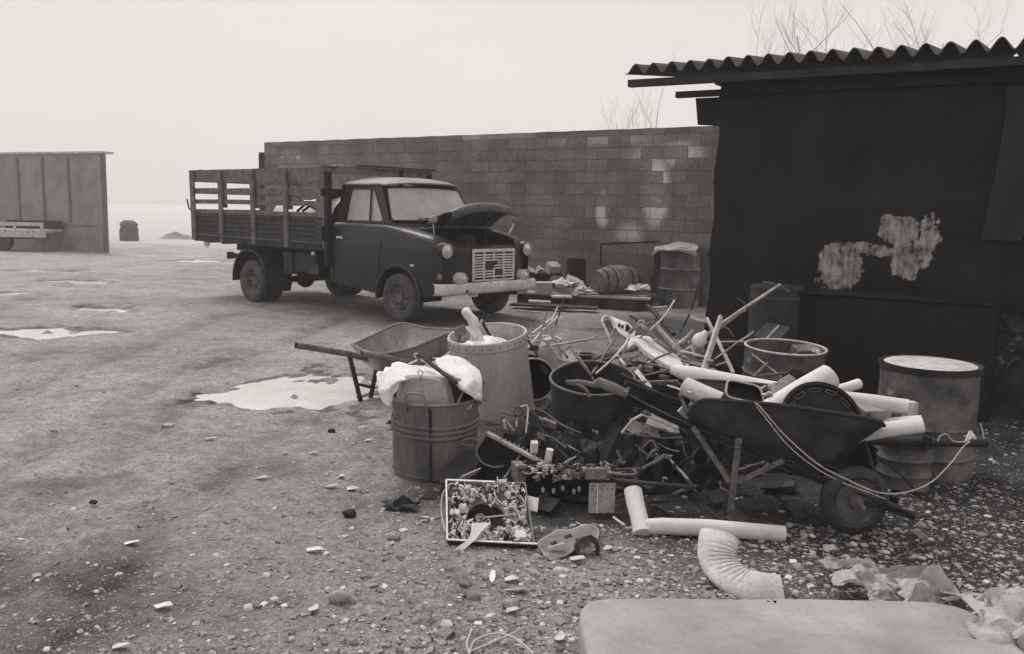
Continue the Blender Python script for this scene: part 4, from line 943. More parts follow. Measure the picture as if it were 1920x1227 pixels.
# ---------------------------------------------------------------- back wheelbarrow (empty)
wb = thing('wheelbarrow', 'empty rusty wheelbarrow beside the bright puddle, left of the drums', 'wheelbarrow', V(-.9, 7.2, 0))
rimp = [P(660, 647, 6.95), P(690, 661, 6.72), P(716, 664.5, 6.62), P(775, 652, 6.95), P(835, 628, 7.35), P(862, 622, 7.6), P(851, 619, 7.95), P(795, 615, 8.05), P(751, 607, 8.1), P(705, 626, 7.5)]
rc = sum(rimp, V(0, 0, 0)) / len(rimp)
lp = smooth_path(rimp + [rimp[0]], 4)[:-1]
def ring(k, dz): return [V(rc.x + (p.x - rc.x) * k, rc.y + (p.y - rc.y) * k, rc.z * 0 + p.z + dz) for p in lp]
rings = [ring(1.0, 0), ring(.93, -.07), ring(.80, -.16), ring(.62, -.23), ring(.35, -.25), ring(.02, -.25)]
rows = [r + [r[0]] for r in rings]; MB().grid(rows, .006).obj('tray', M_galv, wb, smooth=50, dent=.006)
MB().tube(lp + lp[:2], .012, 7, caps=False).obj('rim', M_scrapm, wb, smooth=60, dent=.004)
MB().tube(PP((556, 648, 6.35), (600, 655, 6.5), (657, 664, 6.68), (700, 676, 6.9)), .024, 10, .004).obj('handle', M_pipe, wb, smooth=60, dent=.006)
MB().tube(PP((678, 663, 6.45), (712, 669, 6.55), (770, 678, 6.9)), .022, 10, .004).obj('handle', M_scrapm, wb, smooth=60, dent=.004)
MB().tube(PP((700, 676, 6.9), (800, 700, 7.6), (860, 700, 8.1)), .02, 8).obj('frame_tube', M_dark, wb, smooth=60)
MB().tube(PP((655, 666, 6.7), (676, 752, 6.74)), .019, 8).obj('leg', M_dark, wb, smooth=60); MB().tube(PP((706, 690, 7.0), (694, 750, 6.96)), .019, 8).obj('leg', M_dark, wb, smooth=60)
MB().tube(PP((668, 720, 6.74), (702, 728, 6.98)), .012, 6).obj('cross_brace', M_dark, wb)
MB().lathe([(.06, -.02), (.15, -.035), (.165, 0), (.15, .035), (.06, .02)], 28, TM(V(-.42, 8.0, .165), 0, 75, 0)).obj('wheel', M_tyre, wb, smooth=50)

# ---------------------------------------------------------------- big pale drum with riveted band
c = V(P(928, 700, 6.5).x, 6.5, 0); Mc = TM(c, 8, -6); cd = drum('fibre_drum', 'tall pale drum with a riveted rim band, leaning left behind the galvanised bin', 'drum', c, .305, .60, Mc, M_zinc, hoops=(), r2=.285, dent=.008, rm=M_scrap)
MB().lathe([(.290, .602), (.296, .598), (.298, .545), (.291, .541)], 56, Mc).obj('band', M_zinc, cd, smooth=40, dent=.006, dscale=4)
for k in range(30):
    a = 2 * math.pi * k / 30; p = Mc @ V(.299 * math.cos(a), .299 * math.sin(a), .57)
    if p.y < 6.5: MB().ball(p, .006, 6, 4).obj('rivet', M_dark, cd)
def ind(x, y, z): return Mc @ V(x, y, z)
patch([[ind(-.25, -.12, .52), ind(0, -.2, .50), ind(.2, -.15, .48)], [ind(-.2, .05, .54), ind(0, .0, .56), ind(.15, 0, .50)], [ind(-.15, .2, .50), ind(0, .2, .50), ind(.2, .18, .46)]], 6, .05, .004, 8).obj('sheet_scrap', M_sack, smooth=50, label='pale crumpled sheeting filling the mouth of the riveted drum', cat='sheeting')
b0, b1, b2 = P(893, 640, 6.35), P(884, 612, 6.35), P(877, 581, 6.35)
patch([[P(884, 640, 6.38), P(892, 640, 6.28), P(908, 640, 6.34)], [P(884, 618, 6.38), P(889, 616, 6.28), P(897, 616, 6.34)], [P(878, 602, 6.4), P(886, 600, 6.3), P(894, 598, 6.36)], [P(868, 588, 6.42), P(876, 584, 6.32), P(888, 590, 6.38)], [P(869, 580, 6.42), P(873, 578, 6.38), P(878, 577, 6.4)]], 5, .010, .006, 12).obj('plastic_bag', M_sack, smooth=50, label='twisted white bag standing up out of the riveted drum', cat='bag')
strip('small dark square plate sticking out of the riveted drum', (853, 626, 6.3), (873, 617, 6.35), .07, .006, M_galv, 'metal_plate', 'plate', up=(0, 1, .3))
strip('pale narrow slat beside the white bag in the riveted drum', (876, 613, 6.25), (893, 633, 6.2), .03, .01, M_sack, 'slat', 'slat', up=(0, 1, 0))
rod('bent grey tube curving down inside the riveted drum', [(860, 643, 6.3), (862, 632, 6.25), (871, 624, 6.25)], .010, M_pipe, 'bent_tube', 'tube', curve=True)
rod('dark rod with a double head standing in the riveted drum', [(922, 636, 6.5), (912, 618, 6.55), (904, 603, 6.55)], .011, M_dark, curve=True)
rod('short pale bolt head beside the dark double-headed rod', [(904, 604, 6.55), (901, 601, 6.55)], .014, M_scrap, 'bolt', 'bolt', jit=0)

# ---------------------------------------------------------------- galvanised bin full of household scrap
c = V(P(817, 800, 4.96).x, 4.96, 0); Mb = TM(c, 5, 0); bn = drum('galvanised_bin', 'galvanised tub with two wire handles, full of basins and cloth', 'bin', c, .238, .46, Mb, M_bin, hoops=(), r2=.25, dent=.009, wall=.004, rm=M_scrapm)
for zc in (.265, .295, .325): MB().lathe([(.2485, zc - .012), (.2555, zc - .005), (.2555, zc + .005), (.2495, zc + .012)], 56, Mb).obj('band', M_bin, bn, smooth=60, dent=.008, dscale=4)
MB().lathe([(.2405, .02), (.246, .028), (.241, .04)], 56, Mb).obj('foot_ring', M_bin, bn, smooth=60, dent=.006, dscale=4)
MB().tube([Mb @ V(-.005, -(.240 + .012 * t), .02 + .42 * t) for t in np.linspace(0, 1, 8)], .007, 6).obj('seam', M_dark, bn)
def handle(ang, rot=0):
    pts = []
    for (t, z) in ((-.062, .40), (-.060, .47), (-.052, .505), (-.03, .518), (.0, .520), (.03, .518), (.052, .505), (.060, .47), (.066, .40)):
        a = ang + t / .26; pts.append(Mb @ V(.263 * math.cos(a), .263 * math.sin(a), z + .01))
    MB().tube(smooth_path(pts, 3), .006, 7).obj('handle', M_scrapm, bn, smooth=60)
handle(-math.pi / 2 - .34); handle(.05)
def basin(name, label, ctr, u, v, w_, hw, hh, depth, m, rimm, trap=.0, hollow=False):
    th = thing(name, label, 'basin', ctr); u = u.normalized(); v = v.normalized(); w_ = u.cross(v) if w_ is None else w_
    def ringp(s, d, r_=5.0):
        out = []
        for k in range(40):
            t = 2 * math.pi * k / 40; cx, sy = math.cos(t), math.sin(t); e = (abs(cx) ** r_ + abs(sy) ** r_) ** (-1 / r_)
            x = cx * e * hw * s; y = sy * e * hh * s; x *= 1 - trap * y / hh; out.append(ctr + u * x + v * y + w_ * d)
        return out
    rr = [ringp(1.0, 0), ringp(.97, depth * .12), ringp(.90, depth * .55), ringp(.84, depth * .92), ringp(.76, depth), ringp(.02, depth * 1.03)]
    MB().grid([r + [r[0]] for r in rr], .004).obj('bowl', m, th, smooth=50, dent=.003)
    r0 = ringp(1.0, 0); MB().tube(r0 + r0[:2], .006, 6, caps=False).obj('rim', rimm, th, smooth=60); return th
cx_ = P(797, 737, 4.80); basin('enamel_basin', 'big grey rounded basin standing on edge in the galvanised tub', cx_, V(1, -.05, -.05), V(-.05, .32, 1), V(.0, -1, .32).normalized(), .148, .092, .055, M_pan, M_scrap, .14)
rod('thin wire twist on top of the big grey basin', [(787, 704, 4.78), (783, 698, 4.78), (789, 695, 4.8), (793, 700, 4.78), (789, 706, 4.76), (788, 714, 4.74)], .0025, M_dark, 'wire', 'wire', curve=True, jit=0)
patch([PP((770, 706, 5.05), (735, 686, 5.15), (760, 683, 5.2), (820, 690, 5.1)), PP((762, 700, 4.9), (722, 692, 4.95), (755, 690, 5.0), (835, 697, 4.95)), PP((755, 712, 4.80), (706, 702, 4.78), (735, 704, 4.8), (842, 706, 4.84)), PP((742, 735, 4.72), (708, 728, 4.70), (726, 728, 4.66), (760, 712, 4.78)), PP((736, 750, 4.70), (716, 750, 4.66), (724, 764, 4.62), (744, 745, 4.70))], 6, .022, .003, 9, 2).obj('dirty_cloth', M_cloth, smooth=70, label='dirty white cloth draped over the left edge of the galvanised tub', cat='cloth')
patch([PP((812, 672, 5.2), (835, 669, 5.25), (868, 674, 5.2), (885, 682, 5.15)), PP((822, 686, 5.0), (850, 680, 5.05), (880, 684, 5.02), (897, 694, 5.0)), PP((838, 702, 4.86), (858, 704, 4.84), (885, 702, 4.86), (903, 710, 4.9)), PP((852, 718, 4.76), (868, 728, 4.72), (884, 722, 4.76), (904, 736, 4.86)), PP((860, 726, 4.76), (870, 734, 4.72), (888, 746, 4.74), (902, 748, 4.84))], 6, .02, .003, 9, 5).obj('dirty_cloth', M_cloth, smooth=70, label='stiff white cloth folded over the back right of the galvanised tub', cat='cloth')
for i, (a, b_, m_, lb) in enumerate([((780, 664, 4.98), (856, 722, 4.72), M_woodd, 'dark frame bar lying between the two white cloths, lower one'), ((790, 676, 5.0), (862, 716, 4.74), M_scrap, 'pale frame bar lying between the two white cloths, upper one')]): strip(lb, a, b_, .018, .016, m_, 'frame_bar')
rod('bent wire loop poking up left of the white cloths', [(780, 672, 4.96), (777, 665, 4.96), (782, 663, 4.96), (792, 672, 4.94), (800, 680, 4.92)], .004, M_scrap, 'wire_loop', 'wire', curve=True, jit=0)
rod('thin pale rail running left from the wire loop over the cloth', [(760, 686, 5.15), (783, 675, 5.0)], .006, M_scrap)
# small window-like frame and a white knob
fr_ = thing('photo_frame', 'small dark-backed picture frame tilted in the right of the tub', 'frame', P(876, 745, 4.82)); fa, fb, fc, fd = P(858, 756, 4.78), P(872, 728, 4.84), P(893, 736, 4.86), P(880, 768, 4.76)
for a, b_ in ((fa, fb), (fb, fc), (fc, fd), (fd, fa)): MB().bar(a, b_, .012, .014, up=(0, -1, .3)).obj('moulding', M_pan, fr_)
MB().add([fa + V(0, .006, 0), fb + V(0, .006, 0), fc + V(0, .006, 0), fd + V(0, .006, 0)], [(0, 1, 2, 3)]).obj('backing', M_black, fr_)
MB().ball(P(896, 744, 4.80), .020, 14, 9, (1, 1, 1.1), rough=.15).obj('white_ball', M_cloth, smooth=60, label='round white ball at the right rim of the galvanised tub', cat='ball')
rod('short upright tube hooked on the right rim of the tub', [(907, 714, 4.9), (908, 752, 4.86)], .008, M_scrapm, 'short_tube', 'tube')

# ---------------------------------------------------------------- drums in the middle
c = V(P(1110, 800, 5.45).x, 5.45, 0); Md = TM(c, 13, -2); drum('open_drum', 'black open-topped drum tipped forward in the middle of the heap', 'drum', c, .25, .50, Md, M_drumd, hoops=(), r2=.258, rm=M_pipe, dent=.008)
c = V(P(1238, 800, 5.75).x, 5.75, 0); drum('grey_drum', 'dull grey half drum behind the wheelbarrow handle', 'drum', c, .20, .41, m=M_tank, hoops=(.5,), rm=M_pipe)
c = V(P(1465, 700, 6.25).x, 6.25, 0); Mq = TM(c, 3, 1); drum('open_drum', 'rust-blotched open drum with a pale rim, in front of the black bin', 'drum', c, .278, .575, Mq, M_drum, hoops=(.35, .68), rm=M_scrap, dent=.006)
cbox('tin_box', 'small tilted tin inside the rust-blotched open drum', 'tin', P(1500, 661, 6.2), (.12, .08, .08), 20, M_scrapm, tilt=25)
crumple('paper_wad', M_paper, P(1519, 662, 6.25), .12, .08, .07, 4.4, label='wad of pale paper beside the small tin inside the drum', cat='paper')
strip('upright thin pale-edged sheet leaning behind the rust-blotched drum', (1436, 636, 6.75), (1460, 610, 6.8), .28, .008, M_woodd, 'sheet_offcut', 'sheet', up=(0, 0, 1))
rod('pale bent strip edge rising behind the rust-blotched drum', [(1433, 640, 6.6), (1460, 611, 6.62)], .007, M_scrap)
c = V(P(1362, 690, 6.7).x, 6.7, 0); drum('brown_drum', 'small dark drum left of the rust-blotched drum', 'drum', c, .15, .52, m=M_tank, hoops=(.4, .7), rm=M_dark)
c = V(P(1736, 780, 5.16).x, 5.16, 0); z_ = P(1736, 684, 5.16).z; drum('lidded_drum', 'wide drum with a flat pale lid beside the shed wall', 'drum', c, .272, z_, m=M_drum, hoops=(.46, .2), rim=False, open_=False, lid=(M_dark, .006), dent=.006)
MB().lathe([(.001, z_ + .013), (.245, z_ + .013), (.255, z_ + .008)], 48, Matrix.Translation(c)).obj('lid_plate', M_scrap, [o for o in sc.objects if o.name.startswith('lidded_drum')][0], smooth=60)
c = V(P(1690, 900, 4.86).x, 4.84, 0); drum('small_keg', 'small dark keg behind the loaded barrow wheel, before the lidded drum', 'keg', c, .135, P(1690, 822, 4.84).z, m=M_drum, hoops=(.3, .62), open_=False, lid=(M_drumd, 0))
# tins on the left of the heap
c = V(P(1018, 660, 7.35).x, 7.35, 0); th = drum('tin_pail', 'pale tin pail with a dark band, behind the riveted drum', 'pail', c, .14, .43, m=M_zinc, hoops=(), rm=M_scrap, r2=.152); MB().lathe([(.150, .395), (.1545, .39), (.153, .345), (.149, .342)], 40, Matrix.Translation(c)).obj('band', M_dark, th, smooth=50)
c = P(1036, 690, 7.0); c.z = .22; Mt = TM(c, 6, -8); th = thing('milk_can', 'pale round-shouldered can leaning behind the black drum', 'can', c)
MB().lathe([(.001, 0), (.085, 0), (.09, .02), (.092, .20), (.080, .235), (.05, .255), (.05, .275), (.001, .275)], 36, Mt).obj('body', M_zinc, th, smooth=45, dent=.004)
cb = P(1001, 712, 6.72); Mk = Matrix.Translation(cb) @ Matrix.Rotation(R(6), 4, 'Z') @ Matrix.Rotation(R(84), 4, 'X'); th = thing('fallen_bucket', 'black-mouthed bucket lying on its side between the drums', 'bucket', cb)
MB().lathe([(.165, 0), (.145, -.30), (.001, -.30), (.001, -.295), (.137, -.29), (.158, 0)], 40, Mk).obj('body', M_black, th, smooth=45); MB().lathe([(.163 + .008 * math.cos(a), .008 * math.sin(a)) for a in np.linspace(0, 6.283, 8)[:-1]], 40, Mk, closed=True).obj('rim', M_scrap, th, smooth=60)
c = P(1100, 672, 6.5); c.z -= .06; drum('small_tin', 'little dark tin cup behind the rim of the black drum', 'tin', c, .065, .09, m=M_drumd, hoops=(), rm=M_pipe)

# ---------------------------------------------------------------- near wheelbarrow, loaded
nb = thing('wheelbarrow', 'black wheelbarrow piled with pale pipes, nearest the shed side', 'wheelbarrow', V(1.2, 4.3, 0))
def yb(px): return 4.36 - .40 * (px - 1170) / 550
def BP(px, py, dy=0): return P(px, py, yb(px) + dy)
OFF = V(.05, .52, .0)
hb = [BP(1170, 737), BP(1300, 801), BP(1385, 832), BP(1480, 873), BP(1560, 905), BP(1640, 938), BP(1722, 968)]
for k, o in ((0, V(0, 0, 0)), (1, OFF)):
    pts = [p + o * (1 - .55 * max(0, (i - 3) / 3)) for i, p in enumerate(hb)]
    rows = []
    sp_ = smooth_path(pts, 4)
    for p in sp_: rows.append([p + V(0, .0, .0), p + V(0, .028, .004), p + V(0, .030, -.030), p + V(0, .026, -.034), p + V(0, -.002, -.030)])
    MB().grid(rows, .004).obj('frame_beam', M_dark, nb, smooth=30, dent=.003)
MB().tube([BP(1060, 716, .02), BP(1085, 716, .02), BP(1112, 722, .02), BP(1122, 724, .02)], [.008, .012, .015, .012], 8).obj('handle_end', M_pipe, nb, smooth=60, dent=.004)
MB().tube([BP(1112, 722), BP(1122, 717), BP(1150, 728), BP(1176, 740)], [.012, .026, .027, .022], 12).obj('grip', M_pipe, nb, smooth=60, dent=.003)
MB().tube(smooth_path([BP(1064, 719, .3), BP(1085, 722, .3), BP(1100, 733, .3), BP(1104, 745, .3)]), .010, 8).obj('handle_end', M_scrapm, nb, smooth=60)
MB().tube([BP(1176, 740) + OFF * .6, BP(1300, 800) + OFF], .016, 8).obj('handle', M_dark, nb)
# tray: near rim, far rim, sloping sides down to a small floor
nr = [BP(1290, 778), BP(1297, 766, -.01), BP(1320, 750, -.02), (BP(1380, 753, -.02)), BP(1450, 758, -.02), BP(1545, 772, -.02), BP(1640, 788, -.02), BP(1658, 799, .02)]
fl = [BP(1335, 822, .10), BP(1345, 826, .08), BP(1360, 830, .08), BP(1400, 842, .08), BP(1450, 856, .08), BP(1500, 868, .08), BP(1540, 876, .08), BP(1548, 872, .12)]
fo = V(.05, .50, .0)
frm = [p + fo for p in nr]; ffl = [p + fo * .62 for p in fl]
def lerps(a, b, t): return [p.lerp(q, t) for p, q in zip(a, b)]
rows = [nr, lerps(nr, fl, .12), lerps(nr, fl, .5), lerps(nr, fl, .88), fl, lerps(fl, ffl, .5), ffl, lerps(ffl, frm, .5), frm]
MB().grid([smooth_path(r, 3) for r in rows], .005).obj('tray', M_drumd, nb, smooth=40, dent=.004)
q = MB(); L0 = [r[-1] for r in rows]; q.add(L0, [tuple(range(len(L0)))]); q.obj('front_plate', M_drumd, nb); q = MB(); L0 = [r[0] for r in rows]; q.add(L0, [tuple(range(len(L0)))]); q.obj('back_plate', M_drumd, nb)
rl = smooth_path(nr, 3) + smooth_path(frm[::-1], 3); MB().tube(rl + rl[:2], .010, 7, caps=False).obj('rim', M_dark, nb, smooth=60, dent=.004)
def ang(a, b, w_=.03, m=M_dark): return MB().bar(a, b, w_, .005, up=(0, -1, .2)).bar(a + V(w_ / 2, .012, 0), b + V(w_ / 2, .012, 0), .005, w_ * .8, up=(0, -1, .2))
for o in (V(0, 0, 0), OFF):
    nm = lambda mb, n_: mb.obj(n_, M_pipe if o.y == 0 else M_dark, nb, dent=.003)
    nm(ang(BP(1386, 822) + o, BP(1369, 969, .02) + o), 'leg'); nm(ang(BP(1299, 801) + o, BP(1368, 905, .02) + o, .026), 'leg_brace'); nm(ang(BP(1468, 864) + o, BP(1382, 905, .02) + o, .026), 'leg_brace')
MB().tube([BP(1372, 925), BP(1352, 915, .02), BP(1350, 902, .03)], .006, 6).obj('hook', M_pipe, nb)
wc = V(G(1614, 1024).x + .02, 4.06, .165); Mw = TM(wc, 90, 0, 5); wh = thing('wheel', None, None, wc); wh.parent = nb; wh.matrix_basis = Matrix.Translation(wc - V(1.2, 4.3, 0))
MB().lathe([(.105, -.030), (.125, -.045), (.152, -.038), (.164, -.018), (.166, 0), (.164, .018), (.152, .038), (.125, .045), (.105, .030)], 48, Mw, closed=True).obj('tyre', M_drumd, wh, smooth=50, dent=.002)
MB().lathe([(.112, .030), (.106, .034), (.095, .020), (.07, .024), (.035, .014), (.03, .04), (.001, .042)], 40, Mw).obj('rim', M_rim, wh, smooth=40, dent=.002, dscale=8)
MB().lathe([(.112, -.030), (.106, -.034), (.095, -.020), (.001, -.022)], 40, Mw).obj('rim', M_rim, wh, smooth=40)
MB().tube([wc + V(0, -.12, 0), wc + V(0, .14, 0)], .012, 8).obj('axle', M_pipe, wh)
for k in (-.10, .13): MB().bar(wc + V(.0, k, .0), P(1655, 940, 4.02) + V(0, k + .1, 0), .03, .01).obj('axle_bracket', M_dark, nb)
MB().tube(smooth_path([P(1628, 862, 4.15), P(1668, 872, 4.0), P(1712, 915, 3.98), P(1722, 930, 3.98)]), .006, 6).obj('wheel_guard', M_dark, nb)
MB().tube([P(1618, 815, 4.2), P(1645, 905, 4.02)], .009, 6).obj('front_stay', M_dark, nb)
# rope hitched over the barrow side
rp = smooth_path([BP(1413, 757, -.02), BP(1424, 762, -.04), BP(1470, 815, -.04), BP(1530, 868, -.05), BP(1590, 900, -.05), BP(1640, 922, -.06), BP(1690, 925, -.05), BP(1740, 908, .0), BP(1780, 872, .1), BP(1806, 838, .2), BP(1818, 828, .25)], 6)
rod('pale rope running over the loaded barrow side and looping up to the right bar', rp, .0035, M_rope, 'rope', 'rope', jit=.002)
rod('second pale rope strand lying just left of the looping rope', smooth_path([BP(1415, 757, -.02), BP(1440, 790, -.04), BP(1480, 838, -.04), BP(1530, 878, -.05), BP(1580, 905, -.05), BP(1632, 925, -.06), BP(1660, 936, -.05)], 6), .003, M_rope, 'rope', 'rope', jit=.002)
# horizontal bar with wire on the right
hbar = thing('iron_bar', 'long dark iron bar sticking out right from behind the loaded barrow', 'bar', P(1740, 830, 4.5))
MB().tube(PP((1628, 826, 4.45), (1700, 829, 4.48), (1850, 831, 4.6)), .022, 10, .004).obj('tube', M_dark, hbar, smooth=60, dent=.004)
MB().box(P(1738, 829, 4.47), (.02, .06, .06)).obj('clamp', M_black, hbar)
rod('twist of pale wire knotted on the right end of the iron bar', [(1758, 828, 4.45), (1764, 817, 4.45), (1776, 815, 4.45), (1786, 827, 4.45), (1806, 829, 4.45), (1822, 822, 4.45)], .004, M_rope, 'wire', 'wire', curve=True, jit=.001)
crumple('cloth_knot', M_cloth, P(1818, 822, 4.5), .05, .05, .05, 3.3, n=8, label='small white knot of rag on the iron bar end', cat='rag')
rod('thin upright wire rising at the far end of the iron bar', [(1846, 832, 4.6), (1843, 812, 4.6), (1838, 795, 4.6)], .004, M_scrap, 'wire', 'wire')
rod('thin wire leg standing in the gravel right of the barrow wheel', [(1756, 925, 4.4), (1764, 958, 4.3)], .005, M_pipe, 'wire', 'wire'); rod('thin slanting wire crossing the gravel right of the barrow wheel', [(1722, 970, 4.0), (1745, 968, 4.2), (1790, 905, 4.6)], .004, M_dark, 'wire', 'wire')

# load of the barrow
def pipe(label, pts, rpx, m=M_cem, hollow=.006, name='cement_pipe', cat='pipe', flat=1.0, n=24, jit=.002, curve=False):
    q = [P(*p) for p in pts]; rs = [S(rpx[i] if isinstance(rpx, (list, tuple)) else rpx, pts[i][2]) for i in range(len(pts))]
    if curve: q = smooth_path(q, 4); rs = list(np.interp(np.linspace(0, 1, len(q)), np.linspace(0, 1, len(rs)), rs))
    return MB().tube(q, rs, n, hollow, flat=flat).obj(name, m, smooth=50, dent=jit, dscale=7, label=label, cat=cat)
pipe('long pale pipe lying across the back of the loaded barrow', [(1262, 693, 4.95), (1300, 704, 4.85), (1400, 723, 4.75), (1500, 742, 4.6), (1560, 752, 4.55)], [10, 17, 18, 18, 17])
pipe('short pale pipe with its dark open end facing left', [(1284, 725, 4.7), (1310, 737, 4.65), (1350, 755, 4.6)], [19, 19, 20])
pipe('thick pale pipe crossing the barrow load diagonally up to the right', [(1440, 775, 4.42), (1500, 740, 4.45), (1556, 706, 4.5)], [24, 27, 25], hollow=.004)
pipe('pale pipe with a split end at the right of the barrow load', [(1580, 748, 4.42), (1640, 756, 4.35), (1702, 764, 4.3)], [15, 16, 15])
pipe('narrow pale pipe stub hidden behind the right of the load', [(1560, 735, 4.7), (1590, 727, 4.72), (1610, 720, 4.75)], [10, 10, 10])
pipe('flattened pale pipe jutting over the front of the barrow', [(1600, 818, 4.22), (1660, 806, 4.15), (1732, 797, 4.1)], [15, 16, 16], flat=.7)
pipe('pale split pipe half resting on the flattened pipe', [(1655, 792, 4.3), (1690, 790, 4.25), (1728, 786, 4.2)], [9, 10, 9], flat=.5)
cbox('pipe_collar', 'small pale box-shaped collar beside the split pipe end', 'collar', P(1706, 768, 4.45), (.06, .05, .08), 10, M_scrap)
# wheel cover with slots, pan, lump
wcv = thing('wheel_cover', 'black round wheel disc with oblong slots standing in the barrow load', 'wheel', P(1545, 772, 4.2)); cc = P(1541, 788, 4.24); u_ = V(1, -.15, .02).normalized(); v_ = V(-.05, .38, .93).normalized(); w_ = u_.cross(v_).normalized()
if w_.y > 0: w_ = -w_
MC = Matrix((u_, v_, w_)).transposed().to_4x4(); MC = Matrix.Translation(cc) @ MC
MB().lathe([(.192, -.02), (.196, -.008), (.190, .004), (.176, .006), (.168, -.006), (.150, -.010), (.138, .000), (.06, .004), (.001, .006)], 56, MC).obj('disc', M_black, wcv, smooth=35, dent=.001)
for k in range(12):
    a = 2 * math.pi * k / 12 + .12; ce = MC @ V(.150 * math.cos(a), .150 * math.sin(a), .000); tdir = (MC.to_3x3() @ V(-math.sin(a), math.cos(a), 0)).normalized(); rdir = (MC.to_3x3() @ V(math.cos(a), math.sin(a), 0)).normalized()
    lp_ = [ce + tdir * (.026 * math.copysign(abs(math.cos(t)) ** .4, math.cos(t))) + rdir * (.009 * math.copysign(abs(math.sin(t)) ** .8, math.sin(t))) + w_ * .004 for t in np.linspace(0, 2 * math.pi, 17)[:-1]]
    MB().tube(lp_ + lp_[:2], .0018, 5, caps=False).obj('slot_edge', M_pipe, wcv)
pc = P(1396, 735, 4.5); basin('black_pan', 'black roasting pan tilted among the pale pipes, showing its hollow', pc, V(1, -.1, -.18), V(.0, .55, .8), V(.05, .85, -.5).normalized(), .095, .052, .05, M_black, M_scrap, .1)
crumple('rag_lump', M_rag, P(1470, 742, 4.5), .2, .14, .12, 2.9, label='grey rag lump between black pan and thick diagonal pipe', cat='rag')
cbox('bent_tin', 'dark dented tin at the right front corner of the barrow tray', 'tin', P(1633, 772, 4.32), (.16, .1, .06), 15, M_pan, tilt=15)
rod('short pale rod stub by the edge of the black wheel disc', [(1478, 772, 4.2), (1486, 764, 4.25)], .007, M_scrap)

